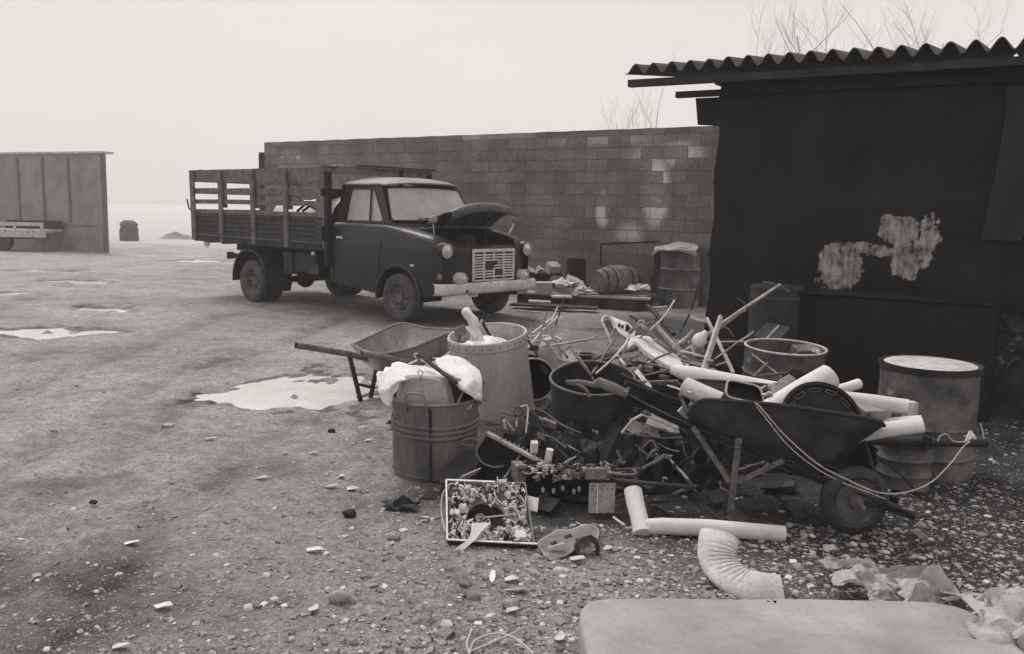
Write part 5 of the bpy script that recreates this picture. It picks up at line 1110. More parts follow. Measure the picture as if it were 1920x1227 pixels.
# ---------------------------------------------------------------- the tangle of rods, sticks and bars
tang = [  # label, points, radius, material, curve
 ('pale flat bar rising from the tin pail, longer one', [(983, 660, 6.9), (1018, 620, 7.2), (1046, 594, 7.3)], .011, M_scrap, 0),
 ('pale flat bar rising from the tin pail, shorter one', [(998, 626, 7.2), (1041, 592, 7.4)], .010, M_scrap, 0),
 ('thin hooked rod standing in the tin pail', [(994, 648, 7.0), (996, 612, 7.2), (1001, 600, 7.2), (1008, 593, 7.2)], .006, M_scrapm, 1),
 ('thin straight rod standing nearly upright in the tin pail', [(1013, 630, 7.1), (1026, 583, 7.2)], .006, M_scrapm, 0),
 ('thin pale rod slanting right out of the tin pail', [(1022, 626, 7.2), (1047, 574, 7.4)], .006, M_scrap, 0),
 ('tallest dark rod slanting right above the tin pail', [(1041, 611, 7.3), (1059, 558, 7.5)], .007, M_dark, 0),
 ('dark bar leaning right between tin pail and black drum', [(1020, 605, 7.0), (1045, 645, 6.5), (1063, 670, 6.2)], .012, M_pipe, 0),
 ('black stick crossing behind the riveted drum edge', [(980, 622, 6.6), (1010, 669, 6.4)], .009, M_black, 0),
 ('short black stick crossing the other stick by the riveted drum', [(990, 624, 6.6), (981, 645, 6.6)], .008, M_black, 0),
 ('short dark pipe lying level beside the riveted drum', [(983, 667, 6.4), (1011, 669, 6.4)], .011, M_dark, 0),
 ('crooked pale branch stretching left over the black drum', [(1014, 651, 6.2), (1046, 647, 6.2), (1077, 641, 6.2), (1104, 636, 6.2), (1121, 629, 6.25)], .009, M_woodl, 1),
 ('thin pale twig continuing right of the crooked branch', [(1104, 637, 6.2), (1140, 632, 6.2), (1148, 628, 6.2), (1150, 618, 6.2)], .007, M_woodl, 1),
 ('bent lever bar leaning on the left rim of the black drum', [(1024, 641, 6.2), (1036, 655, 6.0), (1048, 672, 5.8), (1070, 682, 5.6)], .012, M_pipe, 0),
 ('thin rod standing in the black drum, left one of a pair', [(1075, 660, 5.6), (1092, 685, 5.5), (1107, 704, 5.45)], .009, M_pipe, 0),
 ('thin rod standing in the black drum, right one of a pair', [(1080, 661, 5.6), (1099, 690, 5.5), (1114, 714, 5.45)], .008, M_scrapm, 0),
 ('pale rod leaning right out of the black drum', [(1110, 701, 5.5), (1153, 636, 5.9)], .009, M_scrapm, 0),
 ('long bowed rod leaning right out of the black drum', [(1118, 701, 5.4), (1150, 672, 5.6), (1174, 643, 5.8), (1178, 626, 5.9)], .008, M_scrap, 1),
 ('thick dark pipe lying over the back rim of the black drum', [(1112, 672, 5.7), (1150, 664, 5.8), (1194, 654, 5.9)], .016, M_pipe, 0),
 ('thin dark rod below the thick pipe over the black drum', [(1130, 677, 5.6), (1163, 668, 5.7)], .010, M_dark, 0),
 ('thick dark pipe with a knob rising at the top of the heap', [(1263, 628, 6.0), (1240, 602, 6.2), (1215, 573, 6.4)], .017, M_dark, 0),
 ('pale hook wire at the knob of the thick dark pipe', [(1214, 571, 6.4), (1222, 575, 6.4), (1234, 577, 6.4), (1252, 575, 6.4)], .006, M_scrap, 1),
 ('thin rod crossing the thick dark pipe upward to the right', [(1219, 620, 6.1), (1237, 602, 6.15), (1246, 593, 6.2), (1265, 563, 6.3)], .007, M_scrap, 0),
 ('thin dark rod left of the pale sheet scrap in mid heap', [(1275, 623, 6.2), (1293, 590, 6.3)], .007, M_black, 0),
 ('long pale pole reaching highest to the upper right', [(1262, 672, 5.9), (1310, 642, 6.0), (1355, 605, 6.2), (1462, 534, 6.6)], .013, M_woodl, 0),
 ('thin second pole lying alongside the longest pole', [(1300, 652, 5.95), (1400, 580, 6.3)], .007, M_pipe, 0),
 ('curved tie wire at the tip of the longest pole', [(1431, 528, 6.5), (1448, 531, 6.55), (1462, 535, 6.6), (1480, 547, 6.6)], .005, M_scrapm, 1),
 ('short curved wire crossing the longest pole lower down', [(1382, 560, 6.3), (1392, 565, 6.3), (1400, 572, 6.3)], .005, M_pipe, 1),
 ('thin rod pointing right beside the dark brown drum', [(1340, 674, 5.9), (1375, 648, 6.1), (1413, 623, 6.2)], .006, M_scrap, 0),
 ('level thin rod right of the crossed planks', [(1347, 641, 5.9), (1394, 641, 6.1)], .006, M_scrap, 0),
 ('short thin rod below the level rod at the planks', [(1343, 685, 5.7), (1366, 677, 5.8)], .006, M_scrap, 0),
 ('thin dark rod bent at its top behind the crossed planks', [(1358, 613, 6.1), (1366, 617, 6.1), (1375, 632, 6.1)], .006, M_scrapm, 0),
 ('thick bent tube sloping right through mid heap', [(1178, 625, 6.1), (1190, 615, 6.1), (1200, 610, 6.1), (1212, 618, 6.0), (1236, 641, 5.9), (1260, 658, 5.8)], .016, M_pipe, 1),
 ('tapering grey pipe sloping right above the thick bent tube', [(1232, 610, 6.0), (1240, 622, 5.95), (1262, 645, 5.8), (1279, 661, 5.7)], .017, M_galv, 0),
 ('thin pale rod continuing down from the tapering grey pipe', [(1262, 636, 5.75), (1281, 664, 5.6), (1304, 693, 5.4)], .008, M_scrapm, 0),
 ('bone-shaped pale bar leaning in mid heap', [(1280, 649, 5.8), (1290, 632, 5.85), (1299, 622, 5.9)], .015, M_scrapm, 0),
 ('level thin pale rod behind the bone-shaped bar', [(1262, 640, 6.0), (1293, 642, 6.0)], .009, M_scrap, 0),
 ('short pale stick standing right of the bone-shaped bar', [(1296, 648, 5.7), (1302, 668, 5.65)], .010, M_woodl, 0),
 ('long thin bar sloping down right under the white trough', [(1194, 676, 5.5), (1250, 690, 5.3), (1313, 707, 5.1), (1350, 736, 4.9)], .007, M_pipe, 0),
 ('upper thin rod running right from mid heap to the planks', [(1279, 659, 5.6), (1327, 671, 5.4)], .007, M_scrap, 0),
 ('middle thin rod running right from mid heap to the planks', [(1279, 669, 5.5), (1336, 694, 5.2)], .007, M_scrapm, 0),
 ('lower thin rod running right from mid heap to the planks', [(1279, 676, 5.4), (1345, 697, 5.1)], .010, M_pipe, 0),
 ('thin dark rod reaching left below the white trough', [(1197, 707, 5.2), (1263, 690, 5.3)], .006, M_scrapm, 0),
 ('thin rod crossing above the white trough', [(1207, 688, 5.4), (1232, 672, 5.5), (1268, 657, 5.6)], .007, M_pipe, 0),
 ('level grey tube behind the loaded barrow handle', [(1183, 717, 5.1), (1271, 716, 5.0)], .010, M_scrapm, 0),
 ('thin wire leading to the open pipe end', [(1252, 724, 4.8), (1275, 731, 4.7), (1297, 738, 4.6)], .006, M_scrap, 0),
 ('short dark double rod at the top left of the heap', [(1182, 592, 6.4), (1200, 606, 6.3)], .010, M_dark, 0),
 ('crumpled pale clip at the end of the short double rod', [(1196, 606, 6.3), (1198, 602, 6.3), (1208, 602, 6.3), (1206, 607, 6.3)], .006, M_scrap, 0),
 ('thin rod from the dark knob to the tube bend', [(1179, 624, 6.0), (1195, 613, 6.05), (1228, 603, 6.1)], .006, M_scrapm, 0),
 ('thin slanting rod on the front of the rust-blotched drum', [(1410, 665, 5.85), (1436, 684, 5.8), (1470, 712, 5.7)], .005, M_scrap, 0),
 ('dark pipe leaning on the front of the rust-blotched drum', [(1438, 682, 5.8), (1412, 708, 5.6)], .011, M_pipe, 0),
 ('low thin rod lying behind the long pale pipe', [(1425, 705, 5.6), (1478, 699, 5.7)], .009, M_pipe, 0),
 ('thin dark rod end beside the open pipe mouth', [(1192, 640, 6.0), (1210, 625, 6.05)], .006, M_scrapm, 0),
 ('thin grey rod slanting above the black drum rim', [(1072, 658, 6.2), (1071, 649, 6.3), (1055, 660, 6.2)], .006, M_scrapm, 1),
]
for lb, pts, r, m, cv in tang: rod(lb, pts, r, m, 'scrap_rod' if r < .0155 else 'scrap_pipe', 'rod' if r < .0155 else 'pipe', curve=bool(cv), group='rods and bars tangled in the scrap heap')
# fine wires, indistinguishable from one another
rs_ = random.Random(11)
for k in range(26):
    cx0 = rs_.uniform(1150, 1400); cy0 = 600 + (cx0 - 1150) * .16 + rs_.uniform(25, 95); Y0 = rs_.uniform(5.3, 6.1); a = rs_.uniform(-1.1, .9); L0 = rs_.uniform(15, 45)
    rod('fine wire or thin rod lost in the middle of the scrap tangle', [(cx0, cy0, Y0), (cx0 + L0 * .5 * math.cos(a) + rs_.uniform(-3, 3), cy0 - L0 * .5 * math.sin(a) + rs_.uniform(-3, 3), Y0 + rs_.uniform(-.1, .1)), (cx0 + L0 * math.cos(a), cy0 - L0 * math.sin(a), Y0 + rs_.uniform(-.2, .2))], rs_.uniform(.0035, .0085), rs_.choice([M_scrap, M_scrapm, M_pipe, M_dark]), 'scrap_wire', 'wire', curve=True, group='fine wires in the scrap tangle')
for k in range(16):
    cx0 = rs_.uniform(1155, 1340); cy0 = 668 + (cx0 - 1155) * .10 + rs_.uniform(-6, 32); Y0 = rs_.uniform(5.5, 6.2)
    cbox('scrap_offcut', 'small bent metal offcut lost in the middle of the scrap tangle', 'offcut', P(cx0, cy0, Y0), (rs_.uniform(.04, .14), rs_.uniform(.02, .06), rs_.uniform(.01, .05)), rs_.uniform(0, 180), rs_.choice([M_scrap, M_scrapm, M_pipe, M_dark]), tilt=rs_.uniform(-60, 60))['group'] = 'metal offcuts in the scrap tangle'
# hidden ground-hugging bulk the tangle rests on; first mound added as shade backdrop
for i, (px, py, Y_, sx, sy, h, lb) in enumerate([(1480, 820, 5.35, .62, .34, .46, 'black mound added to stand for shade behind the loaded barrow'), (1030, 850, 4.95, .42, .40, .26, 'dark mass of packed scrap between tub and black drum'), (1215, 860, 5.0, .50, .42, .30, 'dark mass of packed scrap under the barrow handle'), (1215, 690, 6.0, .8, .55, .42, 'dark mass of packed scrap under the left of the tangle'), (1310, 712, 5.8, .7, .5, .36, 'dark mass of packed scrap under the right of the tangle')]):
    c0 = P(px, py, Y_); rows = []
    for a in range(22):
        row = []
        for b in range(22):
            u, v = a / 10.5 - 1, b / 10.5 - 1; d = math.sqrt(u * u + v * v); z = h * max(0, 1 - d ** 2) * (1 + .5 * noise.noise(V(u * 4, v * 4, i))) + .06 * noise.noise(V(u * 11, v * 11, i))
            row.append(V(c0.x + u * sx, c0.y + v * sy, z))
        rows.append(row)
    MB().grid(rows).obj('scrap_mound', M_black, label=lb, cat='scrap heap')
strip('thicker wooden plank of the crossed pair, leaning right', (1354, 593, 6.0), (1300, 762, 4.6), .030, .022, M_woodl, 'stick', 'stick', up=(0, 1, 0), group='crossed planks over the barrow')
strip('thinner wooden plank of the crossed pair, leaning left', (1325, 595, 6.1), (1375, 698, 5.6), .022, .018, M_woodl, 'stick', 'stick', up=(0, 1, 0), group='crossed planks over the barrow')
rod('short pale peg tied across the thicker crossed plank', [(1322, 677, 5.2), (1337, 677, 5.2)], .009, M_woodl, 'peg', 'peg')
strip('pale flat strip hanging down behind the barrow handle', (1192, 694, 5.2), (1219, 727, 5.0), .028, .004, M_scrap, 'flat_strip', 'strip', up=(0, 1, 0))
patch([PP((1294, 590, 6.3), (1310, 597, 6.25), (1326, 599, 6.25)), PP((1296, 596, 6.2), (1312, 603, 6.15), (1326, 607, 6.2))], 5, .006).obj('sheet_scrap', M_pan, smooth=60, label='small bent sheet at the top of the heap beside the crossed planks', cat='sheet')
# white trough channel with a rolled end, and the perforated seat bracket
def chan(rows_px, **k): return patch([PP(*r) for r in rows_px], 6, .004, .004, 5)
chan([((1176, 655, 5.95), (1178, 643, 6.0), (1186, 632, 6.1), (1203, 629, 6.3)), ((1190, 646, 5.9), (1192, 638, 5.92), (1203, 636, 6.0), (1222, 633, 6.2)), ((1206, 662, 5.8), (1207, 650, 5.82), (1222, 648, 5.95), (1240, 643, 6.1)), ((1240, 686, 5.6), (1240, 674, 5.62), (1252, 670, 5.75), (1262, 662, 5.9)), ((1276, 705, 5.4), (1274, 694, 5.42), (1284, 690, 5.5), (1292, 684, 5.6))]).obj('sheet_channel', M_cem, smooth=60, label='wide white sheet-metal channel with a rolled end in mid heap', cat='channel')
sb = thing('seat_bracket', 'white perforated seat bracket with a rounded head left in the heap', 'bracket', P(1150, 615, 6.3))
patch([PP((1145, 594, 6.45), (1146, 603, 6.3)), PP((1160, 600, 6.42), (1154, 615, 6.27)), PP((1178, 607, 6.38), (1166, 628, 6.22)), PP((1192, 622, 6.3), (1186, 640, 6.2))], 6, .003, .004).obj('plate', M_cem, sb, smooth=60)
MB().tube(smooth_path(PP((1146, 644, 6.15), (1139, 625, 6.2), (1130, 606, 6.25), (1130, 599, 6.28), (1135, 594, 6.3), (1142, 595, 6.3), (1148, 606, 6.28), (1153, 617, 6.25)), 5), .011, 8).obj('hoop_tube', M_scrap, sb, smooth=60)
patch([PP((1131, 603, 6.29), (1142, 598, 6.31)), PP((1141, 625, 6.24), (1151, 616, 6.27))], 5, .002, .003).obj('web', M_pipe, sb, smooth=60)
for px, py in ((1161, 610), (1167, 613), (1176, 612)): MB().lathe([(.001, .012), (.010, .012), (.010, -.01)], 12, TM(P(px, py, 6.30), 30)).obj('hole_ring', M_black, sb)
drum('small_canister', 'little black canister beside the perforated bracket', 'canister', P(1177, 622, 6.2), .017, .035, m=M_black, hoops=(), open_=False, rim=False, dent=0)
MB().lathe([(.001, 0), (.035, 0), (.048, .02), (.048, .06), (.02, .10), (.015, .12), (.001, .12)], 24, TM(P(1304, 648, 5.85), 0, 35)).obj('white_jug', M_cloth, smooth=50, label='white plastic jug lying in the heap left of the crossed planks', cat='jug')

# ---------------------------------------------------------------- dismantled television chassis, foreground
ch = thing('circuit_chassis', 'open set chassis crammed with pale wiring, flat in the foreground', 'chassis', P(915, 975, 4.0))
A0, A1, A2, A3 = P(840, 1022, 3.80), P(1002, 1030, 3.76), P(985, 916, 4.10), P(838, 910, 4.12)
cn = (A1 - A0).cross(A3 - A0).normalized()
def cq(u, v, h=0): return (A0 * (1 - u) + A1 * u) * (1 - v) + (A3 * (1 - u) + A2 * u) * v + cn * h
hole_ = [(.46 + .24 * math.cos(t), .48 + .22 * math.sin(t)) for t in np.linspace(0, 2 * math.pi, 33)[:-1]]
MB().prism([(0, 0), (1, 0), (1, 1), (0, 1)], lambda x, y, t: cq(x, y, -t), .006, [hole_]).obj('base_plate', M_pipe, ch)
for a, b in (((0, 0), (1.03, 0)), ((1, 0), (1, 1)), ((1, 1), (0, 1)), ((0, 1), (0, 0))): MB().bar(cq(*a, .01), cq(*b, .01), .006, .055, up=cn).obj('side_flange', M_dark if a == (0, 0) else M_scrapm, ch)
for a, b in (((0, 0), (1.03, 0)), ((0, 1), (0, 0)), ((0, 1), (.62, 1))): MB().bar(cq(*a, .037), cq(*b, .037), .008, .006, up=cn).obj('edge_fold', M_bright, ch)
rs_ = random.Random(4); comp = {m_: MB() for m_ in ('a', 'b', 'c')}
for k in range(430):
    u, v = rs_.uniform(.03, .97), rs_.uniform(.03, .97)
    if math.hypot((u - .46) / .27, (v - .48) / .25) < 1: continue
    mb = comp[rs_.choice('aabc')]; h = rs_.uniform(.005, .035); t = rs_.random()
    if t < .45:
        pts = [cq(u, v, h)]
        for j in range(rs_.randint(2, 4)): u2, v2 = u + rs_.uniform(-.06, .06), v + rs_.uniform(-.06, .06); pts.append(cq(min(.98, max(.02, u2)), min(.98, max(.02, v2)), h + rs_.uniform(-.015, .03))); u, v = u2, v2
        mb.tube(pts, rs_.uniform(.002, .0042), 5)
    elif t < .75: mb.tube([cq(u, v, h), cq(u + rs_.uniform(-.07, .07), v + rs_.uniform(-.05, .05), h + .004)], rs_.uniform(.003, .007), 7)
    else: mb.box(cq(u, v, h * .6), (rs_.uniform(.008, .028), rs_.uniform(.008, .022), h * 1.1), Matrix.Rotation(rs_.uniform(0, 3), 3, 'Z'))
for k_, m_ in (('a', M_bright), ('b', M_scrap), ('c', M_dark)): comp[k_].obj('wiring', m_, ch, dent=.001, dscale=30, kind='stuff')
Mq = Matrix((( A1 - A0).normalized(), cn.cross((A1 - A0).normalized()), cn)).transposed().to_4x4()
MB().lathe([(.085, .0), (.072, -.02), (.035, -.045), (.022, -.048), (.001, -.044)], 36, Matrix.Translation(cq(.46, .48, .0)) @ Mq).obj('speaker_cone', M_black, ch, smooth=60)
MB().lathe([(.001, .012), (.008, .012), (.009, .004), (.016, .004), (.020, .008), (.023, .008), (.024, 0)], 28, Matrix.Translation(cq(.40, .42, .012)) @ Mq).obj('spool', M_scrapm, ch, smooth=40)
MB().tube(smooth_path([cq(.46, .42, .02), cq(.75, .46, .03), cq(.92, .52, .03), cq(.97, .66, .03), cq(.88, .82, .035), cq(.72, .98, .04)], 6), .004, 8).obj('cable', M_cable, ch, smooth=60)
MB().tube(smooth_path([cq(.02, .88, .04), cq(-.05, .75, .03), cq(-.07, .5, .02), cq(-.03, .2, .03), cq(.03, .06, .04)], 6), .004, 8).obj('cable', M_cable, ch, smooth=60)
MB().tube(smooth_path([cq(.6, .85, .04), cq(.62, .7, .04), cq(.72, .58, .04), cq(.86, .56, .04)], 6), .003, 8).obj('cable', M_cable, ch, smooth=60)
for (u, v, sx, sy, h, m_) in ((.10, .46, .042, .030, .035, M_cem), (.86, .12, .05, .042, .05, M_cem), (.62, .20, .03, .05, .03, M_pan), (.88, .93, .035, .03, .035, M_scrapm)): MB().box(cq(u, v, h / 2), (sx, sy, h), Mq.to_3x3()).obj('transformer', m_, ch, bevel=.002)
rl_ = cq(.70, 1.0, .035); MB().lathe([(.001, -.022), (.026, -.022), (.026, -.018), (.014, -.016), (.014, .02), (.019, .022), (.019, .026), (.001, .026)], 28, Matrix.Translation(rl_) @ Matrix.Rotation(R(90), 4, 'Y')).obj('coil_reel', M_scrap, ch, smooth=40)
patch([[cq(.0, -.30, -.01), cq(.06, -.30, .02)], [cq(.10, -.12, .03), cq(.16, -.16, .03)], [cq(.24, -.02, .05), cq(.30, -.06, .05)], [cq(.30, .22, .06), cq(.52, .24, .06)]], 5, .006, .004, 14).obj('bent_bracket', M_cem, ch, smooth=50)
rod('thin rod with a round knob end sticking out left of the circuit chassis', [(811, 975, 3.95), (840, 968, 3.98)], .004, M_scrapm); MB().ball(P(811, 975, 3.95), .010, 10, 7).obj('knob_ball', M_cloth, smooth=60, label='small round knob left of the circuit chassis', cat='knob')
# broken casting with holes
cs = thing('broken_casting', 'broken metal casting with square holes, on the gravel right of the chassis', 'casting', P(1065, 1025, 3.8))
ol = [(1008, 1020), (1016, 1012), (1030, 1004), (1045, 994), (1070, 995), (1095, 985), (1112, 986), (1122, 994), (1120, 1010), (1108, 1002), (1092, 1006), (1080, 1022), (1076, 1032), (1060, 1042), (1038, 1050), (1022, 1042)]
hs = [[(1056, 1005), (1070, 1000), (1074, 1006), (1060, 1012)], [(1032, 1018), (1042, 1013), (1046, 1020), (1036, 1025)], [(1078, 1010), (1082, 1008), (1083, 1013), (1079, 1014)]]
MB().prism(ol[::-1], lambda x, y, t: P(x, y, 3.64 + (1050 - y) * .0042 - t), .012, hs).obj('plate', M_scrapm, cs, dent=.003, dscale=14)
MB().prism(ol[::-1], lambda x, y, t: P(960 + (x - 960) * 1.0, y, 3.67 + (1050 - y) * .0042 + .03 - t), .004).obj('hole_shade_backing', M_black, cs)  # black sheet added behind the plate so its holes look shaded
for lp_ in (ol,): pts = [P(x, y, 3.635 + (1050 - y) * .0042) for x, y in lp_]; MB().tube(pts + pts[:1], .004, 6).obj('edge_flange', M_scrap, cs, dent=.002, dscale=14)
MB().lathe([(.055, 0), (.055, .06), (.045, .062), (.045, 0)], 28, TM(P(1098, 1030, 3.74), 70, 10)).obj('bearing_ring', M_dark, cs, smooth=50)
for k in range(6): MB().box(P(1030 + k * 5, 1030 - k * 1.5, 3.70), (.010, .012, .02)).obj('lug', M_scrap, cs)
rod('thin bent wire arm above the broken casting', [(1080, 980, 3.95), (1090, 984, 3.92), (1094, 990, 3.9)], .003, M_scrap, 'wire', 'wire')
rod('loop of pale strap on the gravel, upper one below the chassis', [(915, 1040, 3.75), (912, 1034, 3.78), (928, 1036, 3.77), (960, 1041, 3.75), (976, 1046, 3.72), (968, 1050, 3.71), (940, 1046, 3.72), (918, 1041, 3.74)], .005, M_cable, 'strap_loop', 'strap', curve=True)
rod('loop of pale strap on the gravel, lower one below the chassis', [(920, 1055, 3.68), (938, 1054, 3.69), (960, 1060, 3.66), (974, 1064, 3.64), (966, 1068, 3.63), (946, 1064, 3.64), (934, 1058, 3.66)], .005, M_cable, 'strap_loop', 'strap', curve=True)

# ---------------------------------------------------------------- second chassis, frames and shaded clutter between tub and barrow
s2 = thing('radio_chassis', 'dark upright set chassis with a perforated tin box at its right end', 'chassis', P(1050, 920, 4.35))
q = MB(); MB().box(P(1045, 925, 4.45), (.42, .03, .24)).obj('panel', M_black, s2, dent=.004)
rs_ = random.Random(9); comp = {k: MB() for k in 'abc'}
for k in range(190):
    x = rs_.uniform(968, 1150); y = 882 + rs_.uniform(-9, 16) - (x - 968) * .01; Y_ = 4.38 + rs_.uniform(-.06, .08); p = P(x, y, Y_); mb = comp[rs_.choice('abc')]; t = rs_.random()
    if t < .5: mb.tube([p, p + V(rs_.uniform(-.04, .04), rs_.uniform(-.03, .03), rs_.uniform(-.02, .025)), p + V(rs_.uniform(-.05, .05), rs_.uniform(-.03, .03), rs_.uniform(-.02, .025))], rs_.uniform(.0015, .005), 5)
    else: mb.box(p, (rs_.uniform(.008, .035), rs_.uniform(.01, .03), rs_.uniform(.006, .025)), Matrix.Rotation(rs_.uniform(0, 3), 3, 'Z'))
for k_, m_ in (('a', M_scrap), ('b', M_dark), ('c', M_scrapm)): comp[k_].obj('wiring', m_, s2, kind='stuff')
hb_ = MB(); hx = [(x, y) for x in range(5) for y in range(2)]
pbA, pbB, pbC, pbD = P(1103, 962, 4.18), P(1152, 962, 4.16), P(1154, 906, 4.26), P(1105, 906, 4.28)
def pb(u, v, d=0): return (pbA * (1 - u) + pbB * u) * (1 - v) + (pbD * (1 - u) + pbC * u) * v + V(0, d, 0)
holes = [[(.12 + .19 * i + .012 * 0 + (.05 if j else 0) + .035 * math.cos(t), .80 + .10 * j + .03 * math.sin(t)) for t in np.linspace(0, 6.283, 7)[:-1]] for i in range(5) for j in range(2) if .12 + .19 * i + (.05 if j else 0) < .95]
MB().prism([(0, 0), (1, 0), (1, 1), (0, 1)], lambda x, y, t: pb(x, y, t), .004, holes).obj('perforated_box', M_scrapm, s2, dent=.002)
MB().add([pb(0, 0, .05), pb(1, 0, .05), pb(1, 1, .05), pb(0, 1, .05)], [(0, 1, 2, 3)]).obj('box_back', M_black, s2)
MB().bar(pb(.33, 0, -.003), pb(.33, 1, -.003), .005, .004).obj('fold', M_scrap, s2)
MB().box(P(1118, 888, 4.30), (.11, .02, .055)).obj('end_plate', M_scrapm, s2, dent=.002)
MB().box(P(972, 885, 4.42), (.05, .10, .09), Matrix.Rotation(.3, 3, 'Z')).obj('tin_case', M_scrapm, s2, dent=.003)
for (x, y) in ((1018, 919), (1055, 916), (1076, 922), (1086, 918), (1038, 921)): MB().ball(P(x, y, 4.40), .010, 8, 6, (1, 1, 1.6)).obj('valve', M_scrap, s2)
MB().tube(smooth_path([P(972, 868, 4.35), P(980, 885, 4.32), P(996, 888, 4.3), P(1010, 876, 4.32), P(1040, 872, 4.3)], 5), .003, 6).obj('cable', M_cable, s2)
strip('long dark flat bar lying level from the perforated box to the barrow leg', (1150, 902, 4.3), (1300, 916, 4.35), .05, .012, M_dark, 'iron_strip', 'bar')
strip('wide grey board leaning in the shade behind the barrow leg', (1228, 836, 4.95), (1296, 912, 4.5), .10, .012, M_pan, 'leaning_board', 'board', up=(0, 1, .4))
bx = thing('speaker_cabinet', 'black open cabinet with a pale top rail, tilted between tub and chassis', 'cabinet', P(950, 850, 4.6))
MB().bar(P(913, 812, 4.6), P(1046, 884, 4.4), .035, .014).obj('top_rail', M_pan, bx, dent=.002)
MB().add(PP((914, 815, 4.6), (1000, 862, 4.47), (975, 878, 4.5), (935, 880, 4.6), (900, 866, 4.65), (895, 845, 4.66)), [tuple(range(6))]).obj('back_panel', M_black, bx)
MB().tube(smooth_path(PP((912, 812, 4.58), (898, 828, 4.6), (894, 850, 4.6), (905, 868, 4.58), (925, 876, 4.56), (945, 874, 4.54)), 5), .006, 7).obj('hoop', M_scrapm, bx, smooth=60)
MB().bar(P(936, 912, 4.4), P(975, 855, 4.5), .012, .01).obj('strut', M_pipe, bx)
rod('thin wire loop sticking out left of the tilted cabinet', [(900, 826, 4.6), (880, 822, 4.6), (866, 828, 4.6), (870, 834, 4.6), (890, 836, 4.6)], .003, M_scrapm, 'wire_loop', 'wire', curve=True, jit=0)
for i, (px, py, rx, lb) in enumerate([(1001, 838, 18, 'pale square condenser leaning on the cabinet rail'), (1027, 851, 6, 'pale upright cylinder condenser right of the square one')]):
    if i == 0: cbox('condenser', lb, 'condenser', P(px, py, 4.5), (.036, .03, .06), 10, M_cem, tilt=20)
    else: MB().lathe([(.001, 0), (.018, 0), (.019, .004), (.019, .07), (.001, .072)], 20, TM(P(px, 866, 4.48), 6, 8)).obj('condenser', M_cem, smooth=40, label=lb, cat='condenser')
for k in range(9): MB().tube([P(938 + k * 8, 826 + k * 4, 4.55), P(941 + k * 8, 819 + k * 4, 4.57)], .005, 6).obj('terminal', M_scrapm, bx)
tt = MB().tube(smooth_path(PP((968, 800, 4.8), (972, 770, 4.85), (980, 762, 4.85), (990, 766, 4.85), (986, 812, 4.75)), 5), .005, 6); tt.obj('wire_loop', M_scrap, smooth=60, label='tall narrow wire loop between riveted drum and black drum', cat='wire')
MB().lathe([(.028, 0), (.028, .05), (.022, .05), (.022, 0)], 20, TM(P(972, 772, 4.86), 80)).obj('ring_clamp', M_dark, smooth=40, label='dark ring clamp at the top of the narrow wire loop', cat='clamp')
for i, (a, b, w_, m_, lb) in enumerate([((990, 775, 4.85), (1016, 808, 4.8), .06, M_woodd, 'dark finned bar leaning below the black drum, left one'), ((1016, 790, 4.85), (1040, 800, 4.8), .035, M_scrapm, 'small ribbed metal block below the black drum'), ((1000, 800, 4.8), (1070, 880, 4.6), .05, M_dark, 'long dark bar sloping right in the shade below the black drum')]): strip(lb, a, b, w_, .02, m_, 'metal_bar', 'bar', up=(0, 1, .3))
rod('thin cable arching right below the black drum', [(995, 765, 4.9), (1025, 775, 4.9), (1050, 795, 4.85), (1090, 812, 4.8)], .004, M_scrapm, 'cable', 'cable', curve=True)
rod('thin pale cable curving down in the shade below the black drum', [(1012, 812, 4.7), (1040, 824, 4.65), (1062, 840, 4.6)], .004, M_scrapm, 'cable', 'cable', curve=True)
strip('small pale card lying in the shade under the black drum', (1068, 838, 4.6), (1082, 846, 4.55), .04, .003, M_paper, 'card', 'card', up=(0, 1, 1))
strip('white card leaning at the left edge of the chassis', (862, 899, 4.22), (897, 884, 4.3), .065, .006, M_scrap, 'metal_card', 'card', up=(0, 1, 1))
strip('grey card standing at the right edge of the chassis', (997, 958, 4.0), (1000, 932, 4.08), .055, .006, M_scrap, 'metal_card', 'card', up=(0, 1, 0))
patch([PP((838, 870, 4.72), (870, 846, 4.8), (905, 850, 4.8)), PP((826, 896, 4.5), (850, 885, 4.62), (890, 880, 4.6)), PP((826, 905, 4.4), (846, 908, 4.42), (880, 900, 4.45))], 6, .004, .006).obj('bent_sheet', M_tank, smooth=60, label='dark curved sheet between galvanised tub and chassis', cat='sheet')
strip('thin pale strip pair in the shade left of the barrow leg', (1155, 884, 4.6), (1202, 882, 4.55), .05, .003, M_pan, 'paper_strip', 'paper', up=(0, 1, 1))
strip('small pale triangle scrap left of the barrow leg', (1180, 893, 4.5), (1192, 898, 4.45), .04, .003, M_paper, 'paper_scrap', 'paper', up=(0, 1, .6))
rod('white stick lying just left of the bent pale pipe', [(1150, 970, 4.0), (1172, 986, 3.95)], .005, M_cloth, 'stick', 'stick')
